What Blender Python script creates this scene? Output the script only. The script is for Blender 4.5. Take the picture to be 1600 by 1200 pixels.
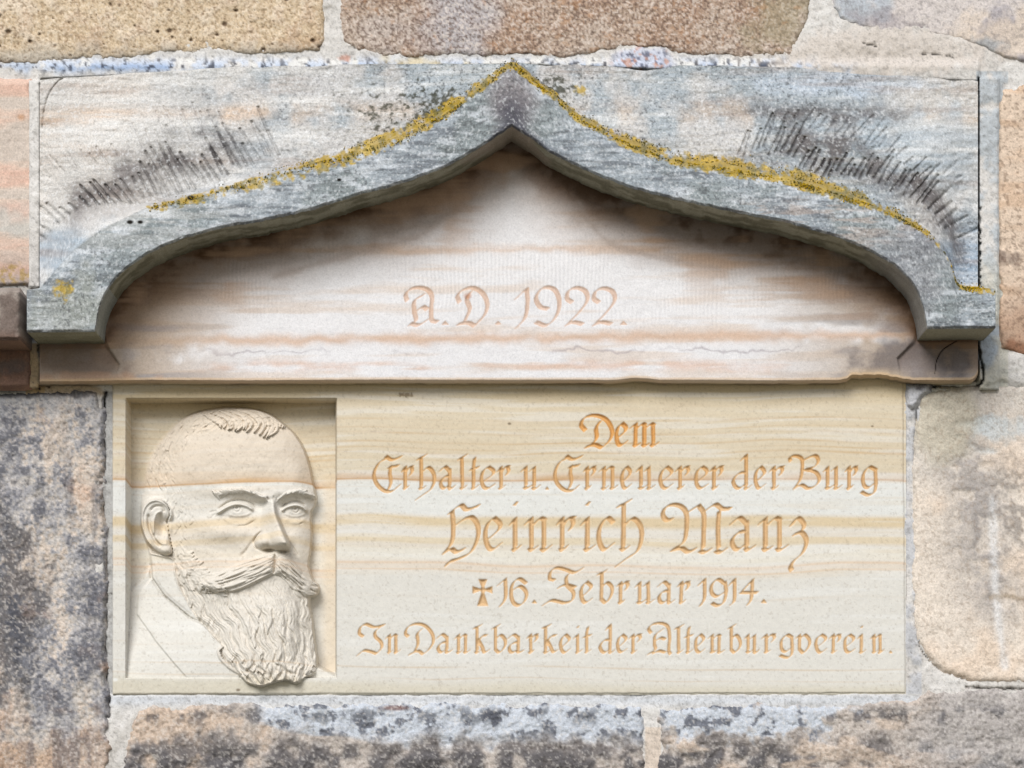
import bpy, math
import numpy as np

scene = bpy.context.scene
for _o in list(bpy.data.objects):
    bpy.data.objects.remove(_o)

# ------------------------------------------------------------------ camera, sky, sun, exposure
CAM_D = 4.2                       # metres from the wall to the lens
CAM_Z = 1.6                       # eye height
MID_Z = CAM_Z + 0.685             # height on the wall of the middle of the picture (lens shifted upward)
VPU, VPV = 790.0, 1285.0          # where the lens axis meets the wall, in wall millimetres (x right, y down)

cam_data = bpy.data.cameras.new("camera")
cam = bpy.data.objects.new("camera", cam_data)
scene.collection.objects.link(cam)
cam.location = ((VPU - 800) / 1000.0, -CAM_D, CAM_Z)
cam.rotation_euler = (math.radians(90), 0, 0)
cam_data.sensor_width = 36.0
cam_data.lens = 36.0 * CAM_D / 1.6
cam_data.shift_x = (800 - VPU) / 1600.0
cam_data.shift_y = (VPV - 600) / 1600.0
cam_data.clip_start = 0.05
cam_data.clip_end = 500
scene.camera = cam

SUN_EL, SUN_AZ = math.radians(36), math.radians(-22)   # azimuth off the wall's own normal, minus = from the left
world = bpy.data.worlds.new("World")
scene.world = world
world.use_nodes = True
wn = world.node_tree
bgn = wn.nodes["Background"]
sky = wn.nodes.new("ShaderNodeTexSky")
sky.sky_type = 'NISHITA'
sky.sun_disc = False
sky.sun_elevation = SUN_EL
sky.sun_rotation = math.radians(180) + SUN_AZ
sky.air_density = 1.0
sky.dust_density = 1.2
sky.ozone_density = 0.6
wn.links.new(sky.outputs[0], bgn.inputs[0])
bgn.inputs[1].default_value = 0.055

sun_data = bpy.data.lights.new("sun", 'SUN')
sun_data.energy = 2.1
sun_data.angle = math.radians(30)        # thin overcast: a wide, soft sun
sun_data.color = (1.0, 0.985, 0.96)
sun = bpy.data.objects.new("sun", sun_data)
scene.collection.objects.link(sun)
sun.location = (-1, -5, 8)
sun.rotation_euler = (math.radians(90) - SUN_EL, 0, SUN_AZ)

scene.view_settings.view_transform = 'Standard'
scene.view_settings.look = 'None'
scene.view_settings.gamma = 1.0
scene.view_settings.exposure = 0.74
scene.cycles.max_bounces = 8

# ------------------------------------------------------------------ small numeric tools
rng = np.random.default_rng(7)
_T = np.random.default_rng(11).random((16, 256, 256)).astype(np.float32)


def vn(x, y, seed):
    xi = np.floor(x).astype(np.int32); yi = np.floor(y).astype(np.int32)
    fx = (x - xi).astype(np.float32); fy = (y - yi).astype(np.float32)
    fx = fx * fx * (3 - 2 * fx); fy = fy * fy * (3 - 2 * fy)
    t = _T[seed % 16]
    sh = (seed // 16) * 37
    x0 = (xi + sh) & 255; x1 = (xi + 1 + sh) & 255; y0 = (yi + sh) & 255; y1 = (yi + 1 + sh) & 255
    a = t[x0, y0] * (1 - fx) + t[x1, y0] * fx
    b = t[x0, y1] * (1 - fx) + t[x1, y1] * fx
    return a * (1 - fy) + b * fy


def fbm(u, v, scale, octv=4, seed=0, sx=1.0, gain=0.5):
    """smooth noise about -1..1; scale = size in mm of the largest blobs; sx > 1 stretches along x"""
    x = np.asarray(u) / (scale * sx) + 31.7 * (seed + 1); y = np.asarray(v) / scale + 17.3 * (seed + 1)
    s = 0; amp = 1.0; tot = 0
    for k in range(octv):
        s = s + amp * (vn(x, y, seed + k) * 2 - 1); tot += amp * 0.62
        amp *= gain; x = x * 2.03 + 5.1; y = y * 2.03 + 9.7
    return s / tot


def ss(a, b, x):
    t = np.clip((x - a) / (b - a), 0, 1)
    return t * t * (3 - 2 * t)


def blob(u, v, cx, cy, rx, ry, n=0, soft=0.5):
    """soft patch, edge broken by the noise n"""
    d = np.sqrt(((u - cx) / rx) ** 2 + ((v - cy) / ry) ** 2) + n
    return 1 - ss(1 - soft, 1 + soft * 0.6, d)


E_LIGHT = 1.22


def C(r, g, b):
    c = np.array([r, g, b], float) / 255.0
    lin = np.where(c <= 0.04045, c / 12.92, ((c + 0.055) / 1.055) ** 2.4)
    return lin / E_LIGHT


def dots(u, v, cell, seed, dens, r0, r1):
    """scattered round pits: 1 in the middle of a pit, 0 outside"""
    xi = np.floor(u / cell).astype(np.int32); yi = np.floor(v / cell).astype(np.int32)
    out = np.zeros(np.shape(u)); ta, tb, tc, td = (_T[(seed + k) % 16] for k in range(4))
    for dx in (-1, 0, 1):
        for dy in (-1, 0, 1):
            a = (xi + dx + seed * 13) & 255; b = (yi + dy + seed * 7) & 255
            r = np.where(td[a, b] < dens, r0 + (r1 - r0) * td[b, a] ** 2, 1e-6)
            d = np.hypot((u - (xi + dx + ta[a, b]) * cell) * (.6 + .6 * tc[a, b]), v - (yi + dy + tb[a, b]) * cell)
            out = np.maximum(out, 1 - ss(.45, 1.25, d / r))
    return out


def wash(c, sat, gain):
    l = c.mean(-1, keepdims=True)
    return (l + (c - l) * sat) * gain


def mix(c, col, m):
    m = np.clip(m, 0, 1)[..., None]
    return c * (1 - m) + np.asarray(col) * m


def base(u, col):
    return np.ones(np.shape(u) + (3,)) * np.asarray(col)


def smooth_line(pts, step=1.0, closed=False):
    """Catmull-Rom through the points (rows of any width), resampled about every step"""
    p = np.asarray(pts, float)
    if len(p) < 3:
        n = max(2, int(np.hypot(*(p[1, :2] - p[0, :2])) / step) + 1)
        t = np.linspace(0, 1, n)[:, None]
        return p[0] * (1 - t) + p[1] * t
    q = np.vstack([2 * p[0] - p[1], p, 2 * p[-1] - p[-2]])
    out = []
    for i in range(1, len(q) - 2):
        n = max(2, int(np.hypot(*(q[i + 1, :2] - q[i, :2])) / step) + 1)
        t = np.linspace(0, 1, n, endpoint=False)[:, None]
        a, b, c, d = q[i - 1], q[i], q[i + 1], q[i + 2]
        out.append(0.5 * ((2 * b) + (-a + c) * t + (2 * a - 5 * b + 4 * c - d) * t ** 2 + (-a + 3 * b - 3 * c + d) * t ** 3))
    out.append(p[-1:])
    return np.vstack(out)


def line_dist(u, v, pts):
    """distance to a polyline and the parameter 0..1 of the nearest place"""
    pts = np.asarray(pts, float)[:, :2]
    best = np.full(np.shape(u), 1e9); bt = np.zeros(np.shape(u))
    L = np.r_[0, np.cumsum(np.hypot(*(pts[1:] - pts[:-1]).T))]
    for i in range(len(pts) - 1):
        a = pts[i]; e = pts[i + 1] - a; ee = max(e @ e, 1e-9)
        t = np.clip(((u - a[0]) * e[0] + (v - a[1]) * e[1]) / ee, 0, 1)
        d = np.hypot(u - a[0] - t * e[0], v - a[1] - t * e[1])
        m = d < best
        best = np.where(m, d, best); bt = np.where(m, (L[i] + t * (L[i + 1] - L[i])) / L[-1], bt)
    return best, bt


def poly_sdf(u, v, pts):
    """signed distance, positive inside"""
    pts = np.asarray(pts, float)
    best = np.full(np.shape(u), 1e9); ins = np.zeros(np.shape(u), bool)
    n = len(pts)
    for i in range(n):
        a = pts[i]; b = pts[(i + 1) % n]; e = b - a; ee = max(e @ e, 1e-9)
        t = np.clip(((u - a[0]) * e[0] + (v - a[1]) * e[1]) / ee, 0, 1)
        best = np.minimum(best, np.hypot(u - a[0] - t * e[0], v - a[1] - t * e[1]))
        if a[1] != b[1]:
            c = ((a[1] > v) != (b[1] > v)) & (u < e[0] * (v - a[1]) / e[1] + a[0])
            ins ^= c
    return np.where(ins, best, -best)


def P(u, v, p):
    """measured place: a point seen at photo millimetre (u, v) standing p mm in front of the plaque face"""
    k = (CAM_D * 1000 - p) / (CAM_D * 1000)
    x = VPU + (u - VPU) * k; y = VPV + (v - VPV) * k
    return np.stack([(x - 800) / 1000.0, -np.asarray(p) * np.ones(np.shape(u)) / 1000.0, MID_Z + (600 - y) / 1000.0], -1)


# ------------------------------------------------------------------ mesh + object helpers
def link(name, mesh, parent=None, mat=None):
    o = bpy.data.objects.new(name, mesh)
    scene.collection.objects.link(o)
    if parent is not None:
        o.parent = parent
    if mat is not None:
        mesh.materials.append(mat)
    return o


def tag(o, label=None, cat=None, group=None, kind=None):
    if label: o['label'] = label
    if cat: o['category'] = cat
    if group: o['group'] = group
    if kind: o['kind'] = kind
    return o


def empty(name):
    o = bpy.data.objects.new(name, None)
    scene.collection.objects.link(o)
    return o


def make_mesh(name, co, quads, col=None, smooth=True, normals=None):
    used = np.unique(quads)
    remap = np.full(len(co), -1, np.int64); remap[used] = np.arange(len(used))
    q = remap[quads]; co = co[used]
    me = bpy.data.meshes.new(name)
    me.vertices.add(len(co)); me.vertices.foreach_set("co", co.astype(np.float32).ravel())
    k = q.shape[1]
    me.loops.add(q.size); me.loops.foreach_set("vertex_index", q.astype(np.int32).ravel())
    me.polygons.add(len(q))
    me.polygons.foreach_set("loop_start", np.arange(0, q.size, k, dtype=np.int32))
    me.update(calc_edges=True)
    if smooth:
        me.polygons.foreach_set("use_smooth", np.ones(len(q), bool))
    if col is not None:
        a = me.color_attributes.new("Col", 'FLOAT_COLOR', 'POINT')
        c4 = np.ones((len(co), 4), np.float32); c4[:, :3] = np.clip(col[used], 0.002, 0.9)
        a.data.foreach_set("color", c4.ravel())
    if normals is not None:
        me.normals_split_custom_set_from_vertices(normals[used].astype(float).tolist())
    me.update()
    return me


def grid_quads(nr, nc):
    i = np.arange(nr * nc).reshape(nr, nc)
    return np.stack([i[:-1, :-1], i[1:, :-1], i[1:, 1:], i[:-1, 1:]], -1)     # faces look toward the camera


def grid_normals(W):
    du = np.gradient(W, axis=1); dv = np.gradient(W, axis=0)
    n = np.cross(dv, du)
    return n / np.maximum(np.linalg.norm(n, axis=-1, keepdims=True), 1e-12)


def stone_mat(name, grain=0.10, gscale=420.0, bump=0.25, speck=0.0, speck_scale=260.0, rough=0.92):
    m = bpy.data.materials.new(name); m.use_nodes = True
    nt = m.node_tree; nd = nt.nodes; lk = nt.links
    bs = nd["Principled BSDF"]
    bs.inputs["Roughness"].default_value = rough
    bs.inputs["Specular IOR Level"].default_value = 0.18
    at = nd.new("ShaderNodeVertexColor"); at.layer_name = "Col"
    tc = nd.new("ShaderNodeTexCoord")
    n1 = nd.new("ShaderNodeTexNoise"); n1.inputs["Scale"].default_value = gscale; n1.inputs["Detail"].default_value = 3
    n1.inputs["Roughness"].default_value = 0.65
    lk.new(tc.outputs["Object"], n1.inputs["Vector"])
    mr = nd.new("ShaderNodeMapRange"); mr.inputs["From Min"].default_value = 0.25; mr.inputs["From Max"].default_value = 0.75
    mr.inputs["To Min"].default_value = 1 - grain * 1.6; mr.inputs["To Max"].default_value = 1 + grain
    lk.new(n1.outputs["Fac"], mr.inputs["Value"])
    mu = nd.new("ShaderNodeVectorMath"); mu.operation = 'SCALE'
    lk.new(at.outputs["Color"], mu.inputs[0]); lk.new(mr.outputs["Result"], mu.inputs["Scale"])
    last = mu.outputs[0]
    if speck > 0:
        n2 = nd.new("ShaderNodeTexNoise"); n2.inputs["Scale"].default_value = speck_scale; n2.inputs["Detail"].default_value = 1
        lk.new(tc.outputs["Object"], n2.inputs["Vector"])
        m2 = nd.new("ShaderNodeMapRange"); m2.inputs["From Min"].default_value = 0.60; m2.inputs["From Max"].default_value = 0.72
        m2.inputs["To Min"].default_value = 1.0; m2.inputs["To Max"].default_value = 1 - speck
        lk.new(n2.outputs["Fac"], m2.inputs["Value"])
        mu2 = nd.new("ShaderNodeVectorMath"); mu2.operation = 'SCALE'
        lk.new(last, mu2.inputs[0]); lk.new(m2.outputs["Result"], mu2.inputs["Scale"]); last = mu2.outputs[0]
    lk.new(last, bs.inputs["Base Color"])
    bp = nd.new("ShaderNodeBump"); bp.inputs["Strength"].default_value = bump; bp.inputs["Distance"].default_value = 0.002
    lk.new(n1.outputs["Fac"], bp.inputs["Height"]); lk.new(bp.outputs["Normal"], bs.inputs["Normal"])
    return m


M_PLAQUE = stone_mat("fine_yellow_sandstone", grain=0.04, gscale=520, bump=0.10, speck=0.05, speck_scale=420)
M_LINTEL = stone_mat("weathered_grey_sandstone", grain=0.20, gscale=360, bump=0.6, speck=0.12, speck_scale=330)
M_TYMP = stone_mat("smooth_pink_sandstone", grain=0.09, gscale=450, bump=0.2, speck=0.08)
M_WALL = stone_mat("coarse_wall_sandstone", grain=0.17, gscale=340, bump=0.5, speck=0.12, speck_scale=330)
M_MORTAR = stone_mat("lime_mortar", grain=0.12, gscale=360, bump=0.4, speck=0.22, speck_scale=320)
M_LICHEN = stone_mat("yellow_lichen", grain=0.25, gscale=600, bump=0.5)
# ------------------------------------------------------------------ broad-pen lettering, cut as V grooves
# every capital is a list of pen paths measured on the stone; small letters come from one alphabet (x height = 1)
def pts(s):
    return [tuple(float(q) for q in w.split(',')) for w in s.split()]


LOW = {
 'i': ["0,.80 .20,.98", ".2,.96 .2,.08", ".12,.05 .22,-.02 .44,.11", "?dot"],
 'n': ["0,.80 .20,.98", ".2,.96 .2,.07", ".13,.05 .22,-.02 .38,.07", ".2,.70 .52,.97 .70,.90", ".66,.95 .66,.07", ".58,.05 .68,-.02 .90,.11"],
 'm': ["0,.80 .20,.98", ".2,.96 .2,.07", ".13,.05 .22,-.02 .36,.06", ".2,.72 .48,.97 .62,.90", ".58,.95 .58,.07", ".5,.05 .6,-.02 .74,.06",
       ".58,.72 .86,.97 1.0,.90", ".96,.95 .96,.07", ".88,.05 .98,-.02 1.16,.10"],
 'u': ["0,.80 .18,.98", ".18,.96 .18,.12", ".1,.06 .24,.0 .60,.20", ".42,.82 .62,.98", ".62,.96 .62,.07", ".56,.04 .66,-.02 .88,.11"],
 'r': ["0,.80 .20,.98", ".2,.96 .2,.07", ".12,.05 .22,-.02 .40,.10", ".2,.70 .44,.94 .74,.99", ".66,.96 .70,.80 .56,.62"],
 'e': [".52,.99 .20,.82 .05,.50 .14,.14 .42,.0 .84,.17", ".50,.99 .80,.82 .76,.64 .30,.38"],
 'a': [".02,.80 .34,.99 .66,.78", ".64,.86 .62,.10", ".58,.05 .68,-.02 .92,.10", ".62,.58 .28,.52 .06,.30 .10,.08 .30,.0 .62,.20"],
 'l': ["-.06,1.34 .12,1.40 .48,1.54", ".16,1.42 .18,.08", ".1,.05 .2,-.02 .44,.11"],
 't': [".32,1.40 .22,1.0 .20,.08", ".12,.05 .22,-.02 .52,.11", "-.04,.86 .60,.97"],
 'h': ["0,1.34 .16,1.40 .46,1.54", ".2,1.42 .2,.07", ".12,.05 .22,-.02 .38,.07", ".2,.72 .55,.96 .84,.76 .92,.40 .74,-.02 .34,-.26 -.06,-.50"],
 'd': [".5,1.30 .74,1.54", ".74,1.50 .74,.08", ".68,.04 .78,-.02 .98,.11", ".74,.74 .34,.68 .06,.36 .16,.08 .40,.0 .74,.22"],
 'b': ["0,1.36 .18,1.42 .46,1.54", ".2,1.42 .18,.16", ".2,.72 .52,.96 .82,.72 .80,.34 .46,.0 .18,.16"],
 'k': ["0,1.36 .18,1.42 .5,1.54", ".2,1.42 .2,.07", ".12,.05 .22,-.02 .40,.08", ".22,.52 .54,.90 .84,.96", ".34,.62 .54,.30 .70,.02 .96,.11"],
 'g': [".76,.86 .40,.99 .08,.66 .10,.18 .36,.03 .70,.26", ".44,.99 .78,.84", ".74,.88 .76,.10 .64,-.22 .34,-.30 -.02,-.16"],
 'c': [".80,.84 .52,.99 .14,.70 .08,.30 .36,.0 .80,.18"],
 'v': ["0,.82 .18,.98", ".18,.96 .18,.16", ".18,.70 .50,.97 .80,.72 .78,.34 .44,-.02 .18,.16"],
 'z': ["0,.76 .34,.98 .64,.80 .58,.62 .16,.46", ".16,.47 .54,.52 .78,.26 .58,-.10 .14,-.34 -.06,-.54 .02,-.66"],
}
INS_DEM, INS_ERH, INS_NAME, INS_DATE, INS_THX, INS_AD = 0, 1, 2, 3, 4, 5
Z4 = (540, 630, 3.636); Z5 = (980, 630, 3.636); Z6 = (540, 860, 3.636); Z7 = (980, 860, 3.636); ZA = (600, 420, 3.81)
CAPS = []      # (inscription, origin, paths)
def cap(ins, z, *paths): CAPS.append((ins, z, paths))
cap(0, Z4, "1362,155 1338,122 1360,82 1420,70 1482,96 1515,160 1500,212 1455,254", "1455,254 1412,236 1366,250", "1445,105 1424,142 1426,200 1392,242")
cap(1, Z4, "230,303 266,322 316,304", "240,310 190,340 162,400 176,456 220,497 265,500 308,465", "256,360 252,400 258,450 244,490", "246,366 300,355")
cap(1, Z4, "1256,301 1292,320 1342,302", "1266,308 1216,338 1190,398 1202,454 1246,494 1290,496 1322,470", "1282,358 1278,398 1284,446 1270,484", "1272,364 1326,353")
cap(1, Z5, "928,330 926,308 955,300 990,315 996,360 985,430 950,485", "950,485 990,465 1030,485 1075,465 1092,430 1070,392 1010,378", "1000,325 1065,298 1086,330 1060,364 1010,378")
cap(2, Z4, "590,626 622,600 658,580 690,605 756,583", "606,618 612,700 604,790 560,852", "560,852 600,830 630,846 672,830", "635,686 682,655 722,652 752,700 750,770 710,848 640,885 592,900 573,922")
cap(2, Z5, "255,660 225,665 203,635 216,595 260,577 310,590 337,632 337,720 320,790 255,835", "255,835 310,825 345,845 386,830",
    "345,620 408,580", "412,588 436,640 432,822", "414,840 440,848 472,832", "446,610 500,576 540,600 586,600", "522,616 516,720 520,822", "504,840 530,848 560,830")
cap(3, Z6, "868,197 908,163", "908,168 908,270 880,316")
cap(3, Z6, "1026,188 986,162 950,190 940,250 956,300 990,312 1022,280 1025,236 992,205 956,222")
cap(3, Z6, "1187,170 1160,160 1166,120 1200,100 1250,110 1300,126 1346,103", "1286,122 1255,152 1260,200 1295,240 1286,285 1240,300", "1210,212 1250,196 1306,210", "1124,310 1166,286 1204,290 1242,300")
cap(3, Z7, "408,197 440,164", "440,168 439,270 416,314")
cap(3, Z7, "552,188 515,165 482,195 480,240 510,262 552,238", "556,180 562,240 546,298 512,314 482,300")
cap(3, Z7, "582,197 610,164", "610,168 609,280 590,308")
cap(3, Z7, "716,165 646,240", "646,240 740,240", "711,172 706,270 686,308")
cap(4, Z6, "100,490 78,470 86,436 116,420 162,436 220,424", "207,430 170,460 170,490 200,520 206,552 176,586", "68,597 102,570 140,575 176,587")
cap(4, Z6, "356,490 340,470 356,435 400,418 450,428 490,470 499,520 472,565 440,590", "440,590 410,572 362,592", "430,450 408,476 412,530 394,572")
cap(4, Z7, "136,470 122,445 146,420 195,415 232,436 241,500 236,566 246,590", "200,450 160,482 155,530 160,565 120,590", "148,585 180,572 216,580", "165,512 190,498 216,506")
cap(5, ZA, "137,190 130,150 160,120 215,112 265,130 286,172 280,250 286,306 318,316", "235,156 182,190 180,250 190,308 152,335", "160,326 206,335 256,306", "208,240 234,226 256,242")
cap(5, ZA, "450,200 438,160 470,126 530,113 590,150 615,210 600,272 540,340", "540,340 500,322 442,330", "515,140 492,180 510,240 482,310")
cap(5, ZA, "785,178 848,120", "850,120 855,200 840,290 790,350")
cap(5, ZA, "976,240 930,226 905,176 930,126 972,110 1020,130 1045,200 1026,280 970,336 905,318")
cap(5, ZA, "1120,200 1090,176 1100,130 1150,113 1200,136 1210,190 1160,260 1086,335", "1086,333 1130,318 1182,330")
cap(5, ZA, "1280,200 1250,176 1262,132 1310,116 1362,138 1372,192 1322,262 1250,335", "1250,333 1296,318 1352,328")

# small letters: (line, letter, left, right) measured in wall millimetres
LINES = {0: (660, 697.5, 7.0), 1: (728, 764.5, 6.2), 2: (807, 860.5, 8.2), 3: (908, 943, 6.2), 4: (990.5, 1020.5, 5.4)}
SMALL = [(0,'e',961,981),(0,'m',984,1030),
 (1,'r',627,647),(1,'h',649,681),(1,'a',686,712),(1,'l',715,731),(1,'t',733,750),(1,'e',750,774),(1,'r',776,798),(1,'u',814,845),
 (1,'r',911,932),(1,'n',936,966),(1,'e',970,987),(1,'u',994,1024),(1,'e',1030,1052),(1,'r',1055,1079),(1,'e',1085,1107),(1,'r',1109,1131),
 (1,'d',1144,1175),(1,'e',1178,1197),(1,'r',1202,1226),(1,'u',1286,1316),(1,'r',1320,1341),(1,'g',1344,1371),
 (2,'e',756,785),(2,'i',796,815),(2,'n',819,863),(2,'r',869,900),(2,'i',907,930),(2,'c',933,961),(2,'h',961,1006),(2,'a',1140,1181),(2,'n',1184,1232),(2,'z',1232,1263),
 (3,'e',906,926),(3,'b',933,958),(3,'r',963,984),(3,'u',992,1023),(3,'a',1027,1055),(3,'r',1058,1079),
 (4,'n',602,626),(4,'a',682,707),(4,'n',710,735),(4,'k',739,765),(4,'b',768,791),(4,'a',793,819),(4,'r',823,842),(4,'k',846,873),(4,'e',874,892),(4,'i',896,910),(4,'t',911,925),
 (4,'d',936,961),(4,'e',963,980),(4,'r',983,1003),(4,'l',1054,1069),(4,'t',1069,1084),(4,'e',1085,1102),(4,'n',1106,1132),(4,'b',1137,1158),(4,'u',1163,1187),(4,'r',1190,1213),
 (4,'g',1217,1240),(4,'v',1243,1266),(4,'e',1273,1292),(4,'r',1296,1315),(4,'e',1318,1336),(4,'i',1340,1353),(4,'n',1360,1382)]
DOTS = [(1,851,859,759,766),(3,830,840,936,943.5),(3,1188,1199,935,943),(4,1388,1395.5,1015,1021.5),(5,689,702.5,500,508.5),(5,772,784.5,500,508),(5,967.5,981,500,508.5)]
CROSS = (3, [[(746.5,904.8),(762.5,904.8),(757,918.5),(752.2,918.5)], [(744.5,947.8),(764.0,947.8),(757,925),(752.2,925)],
             [(738,915),(738,928.5),(752,923.6),(752,920)], [(770.3,915),(770.3,928.5),(757,923.6),(757,920)],
             [(750.5,917.5),(758.6,917.5),(758.6,926),(750.5,926)]])
NIB_A = math.radians(38)
SUB = 3


def letter_depth(paths, nib, thin, polys=(), slope=1.05, dmax=4.2):
    """V-groove depth sampled SUB times per mm inside the pen strokes; returns left, top, array"""
    allp = np.vstack([np.asarray(p)[:, :2] for p in list(paths) + [np.asarray(q, float) for q in polys]])
    m = nib * 0.6 + 3
    x0 = math.floor(allp[:, 0].min() - m); x1 = math.ceil(allp[:, 0].max() + m); y0 = math.floor(allp[:, 1].min() - m); y1 = math.ceil(allp[:, 1].max() + m)
    uu, vv = np.meshgrid(x0 + (np.arange((x1 - x0) * SUB) + 0.5) / SUB, y0 + (np.arange((y1 - y0) * SUB) + 0.5) / SUB)
    ins = np.zeros(uu.shape, bool)
    nx, ny = nib / 2 * math.cos(NIB_A), -nib / 2 * math.sin(NIB_A)
    for p in paths:
        q = smooth_line(p, 0.8)
        for a in q:
            i0 = max(0, int((a[1] - abs(ny) - thin - y0) * SUB)); i1 = int((a[1] + abs(ny) + thin - y0) * SUB) + 2
            j0 = max(0, int((a[0] - abs(nx) - thin - x0) * SUB)); j1 = int((a[0] + abs(nx) + thin - x0) * SUB) + 2
            U = uu[i0:i1, j0:j1] - a[0]; V = vv[i0:i1, j0:j1] - a[1]
            t = np.clip((U * nx + V * ny) / (nx * nx + ny * ny), -1, 1)
            ins[i0:i1, j0:j1] |= np.hypot(U - t * nx, V - t * ny) < thin
    for q in polys:
        ins |= poly_sdf(uu, vv, q) > 0
    I = np.argwhere(ins)
    out = ~ins
    nb = np.zeros_like(ins)
    nb[1:] |= ins[:-1]; nb[:-1] |= ins[1:]; nb[:, 1:] |= ins[:, :-1]; nb[:, :-1] |= ins[:, 1:]
    B = np.argwhere(out & nb)
    d = np.zeros(ins.shape)
    if len(I):
        D = np.full(len(I), 1e9)
        for k in range(0, len(B), 400):
            b = B[k:k + 400]
            D = np.minimum(D, ((I[:, None, :] - b[None]) ** 2).sum(-1).min(1))
        d[ins] = np.clip((np.sqrt(D) - 0.5) / SUB * slope, 0, dmax)
    return x0, y0, d


def build_letters():
    res = []       # (inscription, character, left, top, depth array)
    nibs = {0: (6.8, 1.2), 1: (5.9, 1.1), 2: (7.6, 1.3), 3: (6.0, 1.1), 4: (5.1, 1.05), 5: (7.0, 1.4)}
    for ins, z, paths in CAPS:
        ps = [[(z[0] + x / z[2], z[1] + y / z[2]) for x, y in pts(s)] for s in paths]
        res.append((ins,) + letter_depth(ps, *nibs[ins]))
    for ins, ch, xl, xr in SMALL:
        yt, yb, nib = LINES[ins]; xh = yb - yt
        st = [s for s in LOW[ch] if s[0] != '?']
        pp = [pts(s) for s in st]
        xs = np.array([x for p in pp for x, _ in p]); a, b = xs.min(), xs.max()
        h = nib * 0.34
        f = (xr - xl - 2 * h) / (b - a)
        yb2, yt2 = yb - h * 0.6, yt + h * 0.6
        ps = [[(xl + h + (x - a) * f + rng.normal(0, .25), yb2 - y * (yb2 - yt2) + rng.normal(0, .25)) for x, y in p] for p in pp]
        dot = []
        if ch == 'i':
            x = xl + h + (0.22 - a) * f; y = yb2 - 1.42 * (yb2 - yt2)
            dot.append([(x - nib * .75, y + nib * .35), (x + nib * .1, y - nib * .5), (x + nib * .8, y - nib * .55), (x + nib * .1, y + nib * .4)])
        res.append((ins,) + letter_depth(ps, *nibs[ins], polys=dot))
    for ins, a, b, c, d in DOTS:
        m = (a + b) / 2
        res.append((ins,) + letter_depth([], 4, .8, [[(a, d), (a + 1, d - 2.5), (m, c), (b - 1, d - 2.5), (b, d)]]))
    res.append((CROSS[0],) + letter_depth([], 4, .8, CROSS[1]))
    return res


LETTERS = build_letters()


class Carving:
    """all letters of a face on one fine raster: depth and which letter"""
    def __init__(self, x0, y0, x1, y1, which):
        self.x0, self.y0 = x0, y0
        self.d = np.zeros(((y1 - y0) * SUB, (x1 - x0) * SUB)); self.id = np.full(self.d.shape, -1)
        for k, (ins, lx, ly, dep) in enumerate(LETTERS):
            if ins in which:
                i, j = (ly - y0) * SUB, (lx - x0) * SUB
                s = (slice(i, i + dep.shape[0]), slice(j, j + dep.shape[1]))
                m = dep > self.d[s]
                self.d[s] = np.where(m, dep, self.d[s]); self.id[s] = np.where(m, k, self.id[s])
        dd = self.d.copy()                       # slight weathering of the arrises
        for ax in (0, 1):
            dd = (np.roll(dd, 1, ax) + np.roll(dd, -1, ax) + dd) / 3
        self.d = dd
        w = self.id.copy()                       # widen the letter index by one sample
        for sft in ((0, 1), (0, -1), (1, 0), (-1, 0)):
            r = np.roll(self.id, sft, (0, 1)); w = np.where(w < 0, r, w)
        self.id = w

    def at(self, u, v):
        x = np.clip((u - self.x0) * SUB - 0.5, 0, self.d.shape[1] - 1.001); y = np.clip((v - self.y0) * SUB - 0.5, 0, self.d.shape[0] - 1.001)
        i = y.astype(int); j = x.astype(int); fy = y - i; fx = x - j
        d = (self.d[i, j] * (1 - fx) + self.d[i, j + 1] * fx) * (1 - fy) + (self.d[i + 1, j] * (1 - fx) + self.d[i + 1, j + 1] * fx) * fy
        inside = (u > self.x0 + 1) & (u < self.x0 + self.d.shape[1] / SUB - 1) & (v > self.y0 + 1) & (v < self.y0 + self.d.shape[0] / SUB - 1)
        return np.where(inside, d, 0), np.where(inside & (d > 0.06), self.id[np.round(y).astype(int), np.round(x).astype(int)], -1)


def letter_parts(W, col, lid, quads, nr, nc, parent, mat):
    """splits the quads of a carved face into the face and one mesh per letter; returns the face's quads"""
    q = quads.reshape(-1, 4)
    ql = lid.ravel()[q].max(1)
    face = q[ql < 0]
    co = W.reshape(-1, 3); cc = col.reshape(-1, 3)
    for k in np.unique(ql[ql >= 0]):
        qq = q[ql == k]
        if len(qq) < 6:
            face = np.vstack([face, qq]); continue
        link("letter", make_mesh("letter", co, qq, cc), parent, mat)
    return face
# ------------------------------------------------------------------ the carved hood stone above the plaque
PT, PS, PF = 30.0, 34.0, 130.0
UP_L = [(62,450),(90,418),(115,391),(140,372),(160,358),(190,343),(225,326),(260,317),(300,308),(340,297),(380,285),(420,273),(460,263),(500,252),(540,240),(580,228),(620,213),(660,196),(700,174),(730,152),(755,133),(780,112),(800,97)]
UP_R = [(800,97),(818,110),(840,130),(865,149),(890,172),(915,190),(950,208),(990,226),(1030,242),(1080,254),(1130,262),(1170,268),(1220,277),(1270,290),(1320,306),(1370,322),(1410,341),(1440,358),(1465,380),(1484,408),(1492,434),(1501,446),(1520,449),(1556,451)]
LO_L = [(148,517),(155,481),(168,452),(187,428),(208,411),(245,389),(288,372),(341,357),(418,343),(494,325),(565,303),(624,287),(682,266),(727,243),(765,220),(786,206),(800,197)]
LO_R = [(800,197),(813,205),(830,216),(859,237),(900,258),(932,273),(1006,299),(1082,317),(1180,338),(1231,348),(1281,362),(1329,378),(1372,399),(1401,418),(1428,446),(1441,473),(1447,500),(1449,513)]
_ul, _ur, _ll, _lr = smooth_line(UP_L, 2), smooth_line(UP_R, 2), smooth_line(LO_L, 2), smooth_line(LO_R, 2)
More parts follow.
